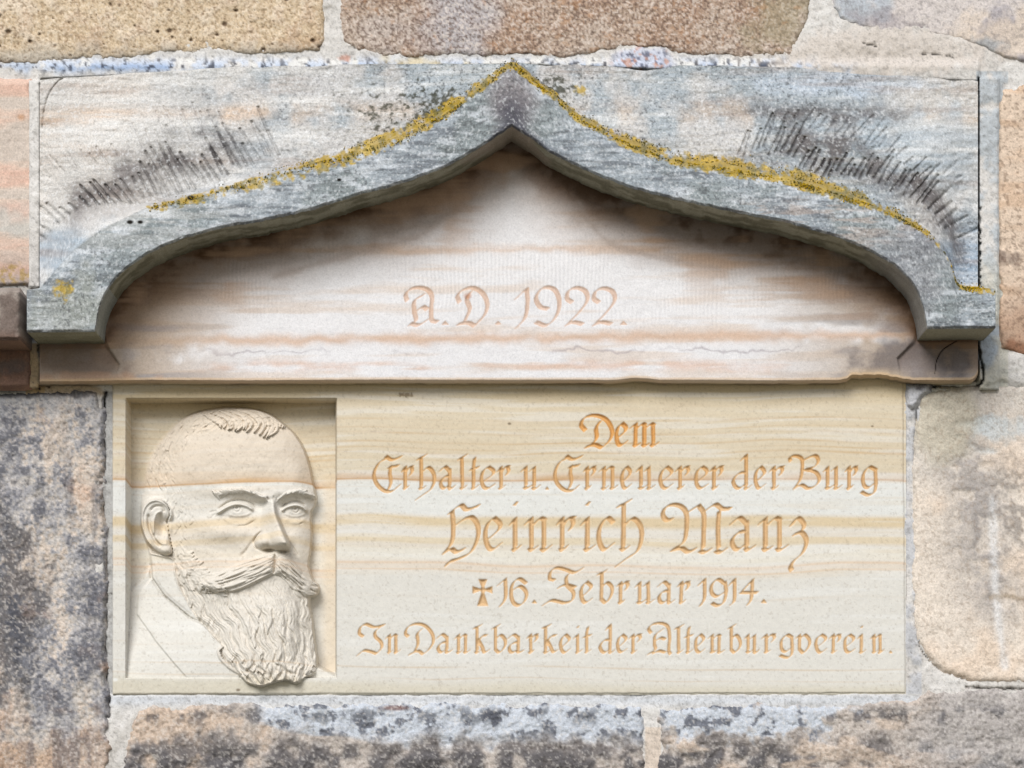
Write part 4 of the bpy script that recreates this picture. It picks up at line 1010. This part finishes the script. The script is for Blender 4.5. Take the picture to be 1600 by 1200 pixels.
# ear
EARP = smooth_line([(215,530),(226,500),(214,466),(182,446),(146,452),(122,486),(117,540),(132,590),(160,630),(196,655),(222,656),(236,640),(228,600),(222,570)], 5)
de = poly_sdf(Fx, Fy, EARP)
earh = -29 + 6 * ss(0, 20, de)
H = np.where(de > -2, np.maximum(H * (de < 0) + -99 * (de >= 0), -42 + (earh + 42) * ss(-2, 7, de)), H)
EARONLY = de > 0
ridge(H, pts("222,530 228,500 212,468 180,449 146,458 124,490 120,545 136,594 162,628"), 11, 9, .05, .9)
ridge(H, pts("146,500 150,552 172,600 196,622"), 9, -6, .1, .9); ridge(H, pts("152,490 168,474 194,474 206,496"), 7, -5, .1, .9)
ridge(H, pts("164,580 166,530 176,500 196,492"), 8, 4, .1, .9); ridge(H, pts("170,585 190,608 214,612"), 8, 3, .1, .9)
H -= 17 * G(194, 540, 19, 36) + 6 * G(206, 565, 12, 18)
H += 7 * G(222, 556, 12, 20) + 5 * G(212, 632, 20, 18)
BASE = H.copy()
# hair over the forehead and the thin cap of hair behind it
for s_ in ("512,114 566,134 590,172 566,218", "532,112 590,138 606,180 580,222", "556,116 606,146 616,186 594,214", "580,124 624,156 632,184", "600,136 640,168 640,186", "486,112 542,134 572,170 552,208", "460,112 520,134 552,166 536,200",
           "430,116 492,140 522,170 506,200", "404,122 462,146 482,178 470,198", "376,128 430,152 448,180 438,194", "350,136 400,160 412,184", "470,128 500,160 494,192", "440,146 466,172 462,192", "396,150 424,174 420,188"):
    p_ = np.array(pts(s_)); lock(H, p_ + hr.normal(0, 2, p_.shape), 9, 8.5, 3.2); lock(H, p_ + np.array([7, -3]) + hr.normal(0, 2, p_.shape), 5.5, 7, 3)
# short, shallow strands lying round the crown and the back of the head
hp = smooth_line([(650,178),(590,137),(530,118),(450,110),(380,117),(310,133),(250,166),(200,216),(165,262),(140,310),(128,370),(126,420)], 3)
hn = np.gradient(hp, axis=0); hn = np.stack([-hn[:, 1], hn[:, 0]], 1) / np.maximum(np.hypot(hn[:, 0], hn[:, 1])[:, None], 1e-6)
hn = hn * np.sign(((np.array([430, 330]) - hp) * hn).sum(1))[:, None]
for i in range(230):
    k0 = hr.integers(2, len(hp) - 12); L_ = hr.integers(8, 22); fr_ = k0 / len(hp)
    dmax = np.interp(fr_, [0, .2, .45, .6, 1], [38, 62, 66, 78, 110])
    dd_ = dmax * hr.random() ** 1.1 + 3
    idx = np.arange(k0, min(k0 + L_, len(hp)), 3)
    if len(idx) < 3: continue
    off_ = dd_ + np.linspace(0, hr.uniform(6, 22), len(idx)) + 2.5 * np.sin(np.linspace(0, 3.5, len(idx)) + hr.uniform(0, 6))
    ridge(H, hp[idx] + hn[idx] * off_[:, None], hr.uniform(3.2, 5.5), hr.choice([-1.5, 1.3]) * (1 - .35 * dd_ / dmax), .25, .7)
BASE = H.copy()
for i in range(30):
    x, y = hr.uniform(130, 420), hr.uniform(120, 420)
    if poly_sdf(np.array([x]), np.array([y]), HEADPOLY)[0] < 12 or (x - 130) * .55 + (y - 120) * .9 > 215 and not (x < 215 and y > 230): continue
    a = math.atan2(y - 300, x - 480) + 1.9 + hr.normal(0, .35); l = hr.uniform(16, 30)
    p_ = np.array([(x, y), (x + math.cos(a) * l * .5 + hr.normal(0, 3), y + math.sin(a) * l * .5), (x + math.cos(a + .5) * l, y + math.sin(a + .5) * l)])
    lock(H, p_, 6, 2.0, .8)
# sideburn: short curls running down into the beard
for i in range(44):
    t = hr.random(); x = np.interp(t, [0,.3,.6,1], [262,268,258,262]) + hr.normal(0, 17); y = 400 + 280 * t
    l = hr.uniform(30, 52); sx_ = hr.choice([-1, 1])
    lock(H, [(x, y), (x + 6 * sx_, y + l * .35), (x + 2 * sx_, y + l * .7), (x + 9 * sx_, y + l)], 8, 2.6, .9)
BASE = H.copy()
# beard: rows of waved locks laid from the hem upward
BEARD = smooth_line([(238,690),(300,715),(360,745),(430,770),(520,770),(600,735),(680,760),(738,800),(744,850),(752,900),(760,960),(768,1050),(756,1086),(718,1108),(690,1126),(650,1113),(600,1125),(560,1135),(510,1123),(480,1095),(440,1070),(405,1035),(402,1012),(396,985),(378,955),(352,915),(318,880),(288,830),(258,780),(240,720),(238,690)], 8)
def flow(x, y):
    dx = (x - 590) / 260.0
    left = ss(470, 330, x)
    ang = math.pi / 2 + (-dx * .30) - .55 * left * ss(1000, 760, y)
    return ang
cand = []
for i in range(2600):
    x, y = hr.uniform(235, 775), hr.uniform(690, 1128)
    cand.append((y, x))
cand.sort(reverse=True)
cand = np.array(cand); ok = poly_sdf(cand[:, 1], cand[:, 0], BEARD) > 5
cand = cand[ok]
# long waved strands following the fall of the beard, in clumps
Ly = np.interp(Fy, [690, 830, 880, 920, 1000, 1070, 1110, 1140], [238, 288, 318, 356, 398, 440, 490, 520]); Ry = np.interp(Fy, [690, 760, 800, 900, 1000, 1055, 1110, 1140], [720, 728, 738, 752, 764, 770, 735, 700])
sb = (Fx - Ly) / (Ry - Ly)
wn1 = fbm(Fx, Fy, 70, 3, 305); wn2 = fbm(Fx, Fy, 26, 3, 306)
wav = .019 * np.sin(Fy / 19.0 + 5 * sb + 2.0 * wn1) + .0035 * np.sin(Fy / 9 + 15 * sb + 2 * wn2)
ph1 = (sb + wav + .012 * wn1) * 9; ph2 = (sb + wav * 1.1 + .007 * wn2) * 33
am1 = .6 + .8 * vn(np.floor(ph1) * 3.7 + 9, Fy / 60 + 40, 8); am2 = .35 + 1.1 * vn(np.floor(ph2) * 5.1 + 3, Fy / 34 + 60, 9)
hairy = (4.4 * am1 * np.abs(np.sin(math.pi * ph1)) ** .8 + 2.1 * am2 * np.abs(np.sin(math.pi * ph2)) ** .8 - 5.0)
inb = ss(-2, 14, poly_sdf(Fx, Fy, BEARD)); fade = .45 + .55 * ss(745, 850, Fy + 60 * (Fx < 430))
H = H + hairy * inb * fade
BASE = H.copy()
keep_ = (hr.random(len(cand)) < np.where(cand[:, 0] > 1030, .16, np.where(cand[:, 1] - np.interp(cand[:, 0], [690, 830, 920, 1000, 1070], [238, 288, 356, 398, 440]) < 40, .14, .012)))
cand = cand[keep_]
for y, x in cand:
    big = ss(1000, 1090, np.array(y)); up = ss(860, 740, np.array(y)) * (x > 400)
    l = hr.uniform(50, 90) * (1 - .35 * big); a = float(flow(np.array(x), np.array(y))) + hr.normal(0, .09)
    amp = hr.uniform(3.5, 7.5) * (1 + .9 * big) * (1 - .4 * up); ph = hr.uniform(0, 6.28)
    pth = []
    for k in range(9):
        s_ = (k / 8.0 - .5) * l; o_ = amp * math.sin(ph + s_ / 13.0)
        pth.append((x + math.cos(a) * s_ - math.sin(a) * o_, y + math.sin(a) * s_ + math.cos(a) * o_))
    lock(H, pth, hr.uniform(6.5, 10.5) * (1 + .3 * big), (4.6 + 3.4 * big) * (1 - .3 * up), 2.0 * (1 + .6 * big) + hr.normal(0, .5))
for s_, h_ in (("560,880 552,950 566,1020", -3), ("640,860 652,930 640,1000", -3), ("480,900 490,970 500,1030", -2.5), ("700,900 706,970 700,1040", -2.5), ("540,1060 580,1090 600,1120", -5), ("620,1050 660,1085 700,1090", -4), ("470,1010 480,1060 520,1090", -5)):
    ridge(H, pts(s_), 12, h_, .2, .8)
BASE = H.copy()
for i in range(90):                                   # whiskers on the jaw and cheek, running down into the beard
    t = hr.random(); x = 250 + 40 * t + hr.uniform(0, 1) * (30 + 120 * t); y = 640 + 120 * t + hr.normal(0, 8)
    if x > 300 + 190 * t: continue
    l = hr.uniform(30, 54); a = .95 + .4 * t + hr.normal(0, .2)
    lock(H, [(x, y), (x + math.cos(a + .3) * l * .35, y + math.sin(a + .3) * l * .35), (x + math.cos(a) * l * .7, y + math.sin(a) * l * .7), (x + math.cos(a - .5) * l, y + math.sin(a - .5) * l)], 7.5, 4, 1.8)
BASE = H.copy()
# moustache: long strands swept from under the nose to the curled tips
ML = smooth_line([(612,640),(540,662),(480,690),(420,722),(372,740),(340,758),(336,784),(352,772),(400,792),(460,784),(520,762),(570,738),(606,722)], 5)
MR = smooth_line([(612,640),(650,650),(690,690),(716,726),(744,742),(772,760),(776,782),(762,803),(728,806),(700,780),(660,742),(630,726),(606,722)], 5)
for poly_, hh in ((ML, 9), (MR, 8)):
    dm = poly_sdf(Fx, Fy, poly_); H = np.maximum(H, np.where(dm > -3, BASE + hh * np.sqrt(np.clip((dm + 3) / 22, 0, 1)), -999))
# the moustache's right tip stands free of the cheek
BASE = H.copy()
for k in np.r_[np.linspace(0, 1, 15), np.linspace(.1, 1, 12)]:
    j = lambda s=3: hr.normal(0, s)
    lock(H, [(608 - 12 * k + j(), 646 + 66 * k + j()), (545 - 4 * k + j(), 664 + 82 * k + j()), (470 + j(), 694 + 80 * k + j()), (410 + j(), 722 + 62 * k + j()), (366 + j(), 745 + 36 * k + j()), (342 + 10 * k + j(), 768 + 6 * k - 12 * (k < .5) + j(2))], 6.5, 6.0, 2.5)
    lock(H, [(614 + 8 * k + j(), 648 + 66 * k + j()), (650 - 8 * k + j(), 662 + 72 * k + j()), (690 - 10 * k + j(), 702 + 62 * k + j()), (722 - 6 * k + j(), 738 + 50 * k + j()), (748 + j(), 758 + 42 * k + j()), (772 - 6 * k + j(2), 768 + 28 * k + j())], 6, 5.5, 2.0)
for k in np.linspace(.04, .97, 10):
    j = lambda s=3: hr.normal(0, s)
    a_ = hr.uniform(0, .25)
    for q_ in ([(606 - 12 * k, 650 + 66 * k), (545 - 4 * k + j(), 666 + 82 * k + j()), (470 + j(), 696 + 80 * k + j()), (410 + j(), 724 + 62 * k + j()), (366, 746 + 38 * k + j()), (346 + 8 * k, 766 + 8 * k)],
               [(616 + 8 * k, 650 + 66 * k), (650 - 8 * k + j(), 664 + 72 * k + j()), (690 - 10 * k + j(), 704 + 62 * k + j()), (722 - 6 * k, 740 + 50 * k + j()), (750, 760 + 40 * k)]):
        q_ = smooth_line(q_, 6); n_ = len(q_); q_ = q_[int(n_ * a_):int(n_ * hr.uniform(.75, 1))]
        if len(q_) > 3: ridge(H, q_[::3] if len(q_) > 9 else q_, 5.0, -3.4, .12, .85)
ridge(H, pts("612,648 612,690 606,722"), 5, -5, .1, .9)
for s_ in ("726,768 748,786 764,796 774,790 770,780", "730,752 752,768 770,776 780,770 776,760", "734,742 756,752 772,758 778,750", "712,776 730,794 748,804 762,800"):
    lock(H, np.array(pts(s_)), 8, 8, 3.5)
for s_ in ("740,778 760,788 772,786", "744,762 764,769 776,766"):
    ridge(H, pts(s_), 4, -4, .1, .9)

# background of the recess, neck and coat
FLOOR = -46.0
bg = FLOOR + fbm(u, v, 60, 3, 300) * .9
coat = FLOOR + 8 + 33 * ss(730, 1120, Fy + 0.25 * (Fx - 200))
COATP = [(40,830),(66,800),(128,738),(155,690),(158,735),(205,802),(290,876),(345,905),(420,985),(560,1000),(580,1112),(40,1112)]
dc = poly_sdf(Fx, Fy, COATP)
body = np.where(dc > -12, bg + (coat - bg) * ss(-10, 6, dc), bg)
LAP = [(104,870),(140,920),(176,972),(232,1040),(288,1104)]
lapd = poly_sdf(Fx, Fy, LAP + [(480,1112),(480,800),(160,735),(110,800)])
body = body + 3.5 * ss(-4, 3, lapd) * (dc > -4)
NECKP = [(150,640),(236,655),(262,760),(305,850),(360,930),(300,885),(205,805),(158,738)]
dn = poly_sdf(Fx, Fy, NECKP)
body = np.where(dn > -4, np.maximum(body, FLOOR + 11 * ss(-4, 8, dn) + .045 * np.maximum(0, Fy - 640)), body)
for s_, w_, h_ in (("153,690 158,735 203,802 290,877 345,908", 5, -3.5), ("165,690 172,740 215,800 300,872", 5, -2)):
    p_ = smooth_line(pts(s_), 5); d_, t_ = line_dist(Fx, Fy, p_); body = body + h_ * np.exp(-(d_ / w_) ** 2)
shr = ss(-6, 10, poly_sdf(Fx, Fy, [(752,1052),(790,1068),(850,1100),(850,1140),(700,1140),(740,1070)]))
body = body + (FLOOR + 38 - body) * shr * .9
dh = poly_sdf(Fx, Fy, HEADPOLY) / 2.354
tip = np.maximum(poly_sdf(Fx, Fy, MR), poly_sdf(Fx, Fy, ML)) / 2.354
dh = np.maximum(dh, np.maximum(tip, poly_sdf(Fx, Fy, EARP) / 2.354))
mk = ss(-.6, 2.6 + 5 * ss(330, 150, Fx) * (Fy < 430), dh + fbm(Fx, Fy, 16, 3, 301) * .5 * (Fy > 640))
Hh = np.maximum(H, body - 6)
rel = body * (1 - mk) + np.where(dh > 6, Hh, np.maximum(Hh, body + 3)) * mk
# recess window: upright left and upper walls, frame face beyond
inw = np.minimum(np.minimum(ss(196.6, 211.0, u), ss(622.2, 633.6, v)), 1)
inw = inw * (1 - ss(524.2, 525.8, u)) * (1 - ss(1057.4, 1060.0, v))
frame_h = fbm(u, v, 40, 3, 302) * .25
isbeard = (poly_sdf(Fx, Fy, BEARD) > -1)
lin = lambda a, b, x: np.clip((x - a) / (b - a), 0, 1)
cut = np.minimum(np.minimum(lin(196.8, 205.6, u), lin(622.2, 630.0, v)), np.minimum(1 - lin(524.2, 525.6, u), 1 - lin(1057.6, 1059.4, v)))
floorcap = frame_h * (1 - cut) + FLOOR * cut
win = np.maximum(rel, floorcap)
win = np.where(cut <= 0, np.where((mk > .02) & isbeard & (Fy > 1085), np.maximum(frame_h, H * mk + frame_h * (1 - mk)), frame_h), win)
win = win + fbm(u, v, 5, 3, 303) * .22 + fbm(u, v, 22, 3, 304) * .35 + mk * (fbm(u, v, 10, 3, 307) * .35 + fbm(u, v, 34, 2, 308) * 1.1)

PH = fbm(PU, PV, 50, 4, 310) * .35 + fbm(PU, PV, 7, 3, 311) * .16
blend = np.ones(u.shape)
PH[RS] = win
carvP = Carving(545, 632, 1412, 1052, (0, 1, 2, 3, 4))
ldep, lidp = carvP.at(PU, PV)
PH = PH - ldep
eL, eR, eB = PU - 176, 1411.5 + (PV - 600) * .008 - PU, 1085 - (PU - 176) * .0014 - PV
ed = np.minimum(np.minimum(eL, eR), eB) + fbm(PU, PV, 12, 3, 312) * .5
PH = PH - 2.5 * (1 - ss(0, 2.5, ed)) ** 2
PW = P(PU, PV, PH)

# colour: cream sandstone with honey-coloured beds that dip with depth, so the relief shows them as contours
bedv = PV - 0.30 * np.clip(-PH, -30, 80) - (PU - 800) * .006 + fbm(PU, PV, 260, 3, 320, sx=2) * 9 + fbm(PU, PV, 50, 3, 321, sx=4) * 2.0
fine = fbm(PU, bedv, 7, 4, 322, sx=26); mid = fbm(PU, bedv, 22, 3, 323, sx=16); gr_ = fbm(PU, PV, 3, 2, 324)
def line(y, w, soft=2.0): return np.exp(-((bedv - y) / w) ** 2)
col = base(PU, C(230, 224, 213))
col = mix(col, C(222, 208, 182), ss(742, 735, bedv) * .9)
col = mix(col, C(212, 192, 152), ss(640, 606, bedv) * .7)  # tan darkening toward the top, shade below the hood stone painted in
col = mix(col, C(231, 231, 226), ss(752, 756, bedv) * (1 - ss(800, 806, bedv)) * .9)
col = mix(col, C(222, 200, 160), ss(804, 810, bedv) * (1 - ss(818, 828, bedv)) * .8)
col = mix(col, C(226, 208, 174), ss(836, 840, bedv) * (1 - ss(846, 852, bedv)) * .7)
col = mix(col, C(234, 228, 214), ss(852, 858, bedv) * (1 - ss(872, 876, bedv)) * .7)
col = mix(col, C(228, 204, 178), line(879, 2.2) * .8 + line(889, 1.5) * .7 + line(884, 3) * .3)
col = mix(col, C(226, 223, 215), ss(892, 900, bedv) * .8)
col = mix(col, C(206, 164, 110), (ss(734, 747, bedv) * (1 - ss(749.5, 752, bedv))) * .62 * (.75 + .5 * fbm(PU, bedv, 80, 2, 325)))
col = mix(col, C(196, 150, 104), line(749, 1.4) * .7)
for y, w, s_ in ((655, 1.6, .35), (668, 1.2, .3), (676, 1.8, .35), (690, 1.5, .5), (699, 1.2, .4), (706, 2.0, .6), (716, 1.2, .3), (762, 1.2, .15), (1040, 1.3, .4), (1058, 1.2, .35), (1010, 1.5, .15), (930, 2, .12)):
    col = mix(col, C(205, 172, 128), line(y, w) * s_ * (.7 + .6 * fbm(PU, bedv, 120, 2, int(y))))
col = mix(col, C(214, 188, 148), ss(.1, .8, fine) * .16 * (bedv < 900)); col = mix(col, C(238, 237, 233), ss(.1, .8, -fine + mid * .4) * .35)
col = mix(col, C(212, 202, 176), ss(1056, 1076, bedv) * .55)
inrel = np.zeros(PU.shape); inrel[RS] = mk * (dh > 0)
col = mix(col, C(229, 216, 200), inrel * (bedv < 738) * .8)
col = mix(col, C(228, 214, 196), inrel * (bedv > 756) * .35)
col = mix(col, C(232, 212, 182), ss(495, 515, PU) * (1 - ss(524, 526, PU)) * (PV > 740) * (PV < 1050) * .5)
col = mix(col, C(226, 176, 112), blob(PU, PV, 330, 745, 200, 8, mid * .5) * inrel * .12)
tint = ss(.05, 1.0, ldep)
hot = blob(PU, PV, 968, 675, 90, 36, 0, .6); warm = ss(800, 690, PV)
lc = base(PU, C(218, 180, 132)); lc = mix(lc, C(212, 164, 104), warm * .9); lc = mix(lc, C(222, 160, 82), hot * .8)
glow = np.clip(ss(0, .3, ldep), 0, 1)
col = col * (1 - (tint * .92)[..., None]) + lc * (tint * .92)[..., None]
halo = carvP.d.copy()
col = mix(col, C(120, 100, 72), blob(PU, PV, 634, 617, 12, 3.5, gr_ * .5) * .7)
for a, b, r in ((1363, 666, 1.6), (796, 662, 2), (372, 1078, 2.4), (180, 1062, 3)):
    col = mix(col, C(120, 104, 84) if a > 200 else C(240, 240, 236), blob(PU, PV, a, b, r * 1.5, r, 0, .5) * .8)
col = mix(col, C(140, 120, 96), ss(.7, .9, fbm(PU, PV, 3.2, 2, 330)) * .2)
dirtc = np.zeros(PU.shape); dirtc[RS] = mk
col = col * (1.03 + .03 * gr_)[..., None]

plaque = empty("memorial_plaque"); plaque.location = (0, 0, 0)
tag(plaque, "cream banded sandstone memorial plaque with a carved bearded portrait and incised dedication", "plaque")
q = grid_quads(*PU.shape)
face = letter_parts(PW, col, lidp, q, *PU.shape, plaque, M_PLAQUE)
Nn = grid_normals(PW).reshape(-1, 3)
# sort the portrait's faces into its parts
part = np.zeros(PU.shape, int)
w_ = np.zeros(u.shape, int)
fin = dh > -.6
w_[cut > .02] = 1
w_[(dc > -6) & (cut > .02)] = 2
w_[fin] = 3
w_[fin & (poly_sdf(Fx, Fy, BEARD) > -2)] = 5
side = poly_sdf(Fx, Fy, smooth_line([(236,410),(280,400),(296,470),(284,560),(292,640),(330,715),(240,700),(232,650),(236,560),(232,480)], 8)) > 0
w_[fin & side] = 4
cap_ = poly_sdf(Fx, Fy, smooth_line([(120,470),(118,400),(135,310),(160,255),(200,210),(250,160),(310,128),(380,110),(450,104),(530,110),(590,130),(645,168),(640,200),(590,226),(555,222),(500,205),(440,200),(400,190),(330,210),(260,270),(230,330),(240,410),(220,450)], 8)) > 0
w_[fin & cap_] = 4
w_[EARONLY] = 6
w_[np.maximum(poly_sdf(Fx, Fy, ML), poly_sdf(Fx, Fy, MR)) > -2] = 7
part[RS] = w_
lab = np.where(w_ == 3, np.arange(w_.size).reshape(w_.shape) + 1, 0)      # join any stray patch of face to the beard
for _ in range(900):
    o_ = lab
    g_ = lab.copy()
    g_[1:] = np.maximum(g_[1:], lab[:-1]); g_[:-1] = np.maximum(g_[:-1], lab[1:]); g_[:, 1:] = np.maximum(g_[:, 1:], lab[:, :-1]); g_[:, :-1] = np.maximum(g_[:, :-1], lab[:, 1:])
    lab = np.where(w_ == 3, g_, 0)
    if (lab == o_).all(): break
vals, cnt = np.unique(lab[lab > 0], return_counts=True)
w_[(w_ == 3) & (lab != vals[cnt.argmax()])] = 5
part[RS] = w_
qp = part.ravel()[face].max(1)
co, cc = PW.reshape(-1, 3), col.reshape(-1, 3)
def piece(name, k, parent): return link(name, make_mesh(name, co, face[qp == k], cc, normals=Nn), parent, M_PLAQUE)
piece("slab_face", 0, plaque)
piece("recess", 1, plaque)
relief = piece("portrait", 3, plaque)
relief['label'] = "portrait relief of a bearded man with a moustache, turned to the right"
piece("hair", 4, relief); piece("beard", 5, relief); piece("ear", 6, relief); piece("moustache", 7, relief); piece("coat", 2, relief)
# the slab's own edges
def edge_strip(idx, name):
    a = PW[idx]; ca = col[idx]; b = a.copy(); b[:, 1] = .06
    Wd = np.stack([a, b]); link(name, make_mesh(name, Wd.reshape(-1, 3), grid_quads(2, len(a)).reshape(-1, 4), np.stack([ca, ca]).reshape(-1, 3)), plaque, M_PLAQUE)
edge_strip((-1, slice(None)), "slab_edge"); edge_strip((slice(None, None, -1), 0), "slab_edge"); edge_strip((slice(None), -1), "slab_edge"); edge_strip((0, slice(None, None, -1)), "slab_edge")
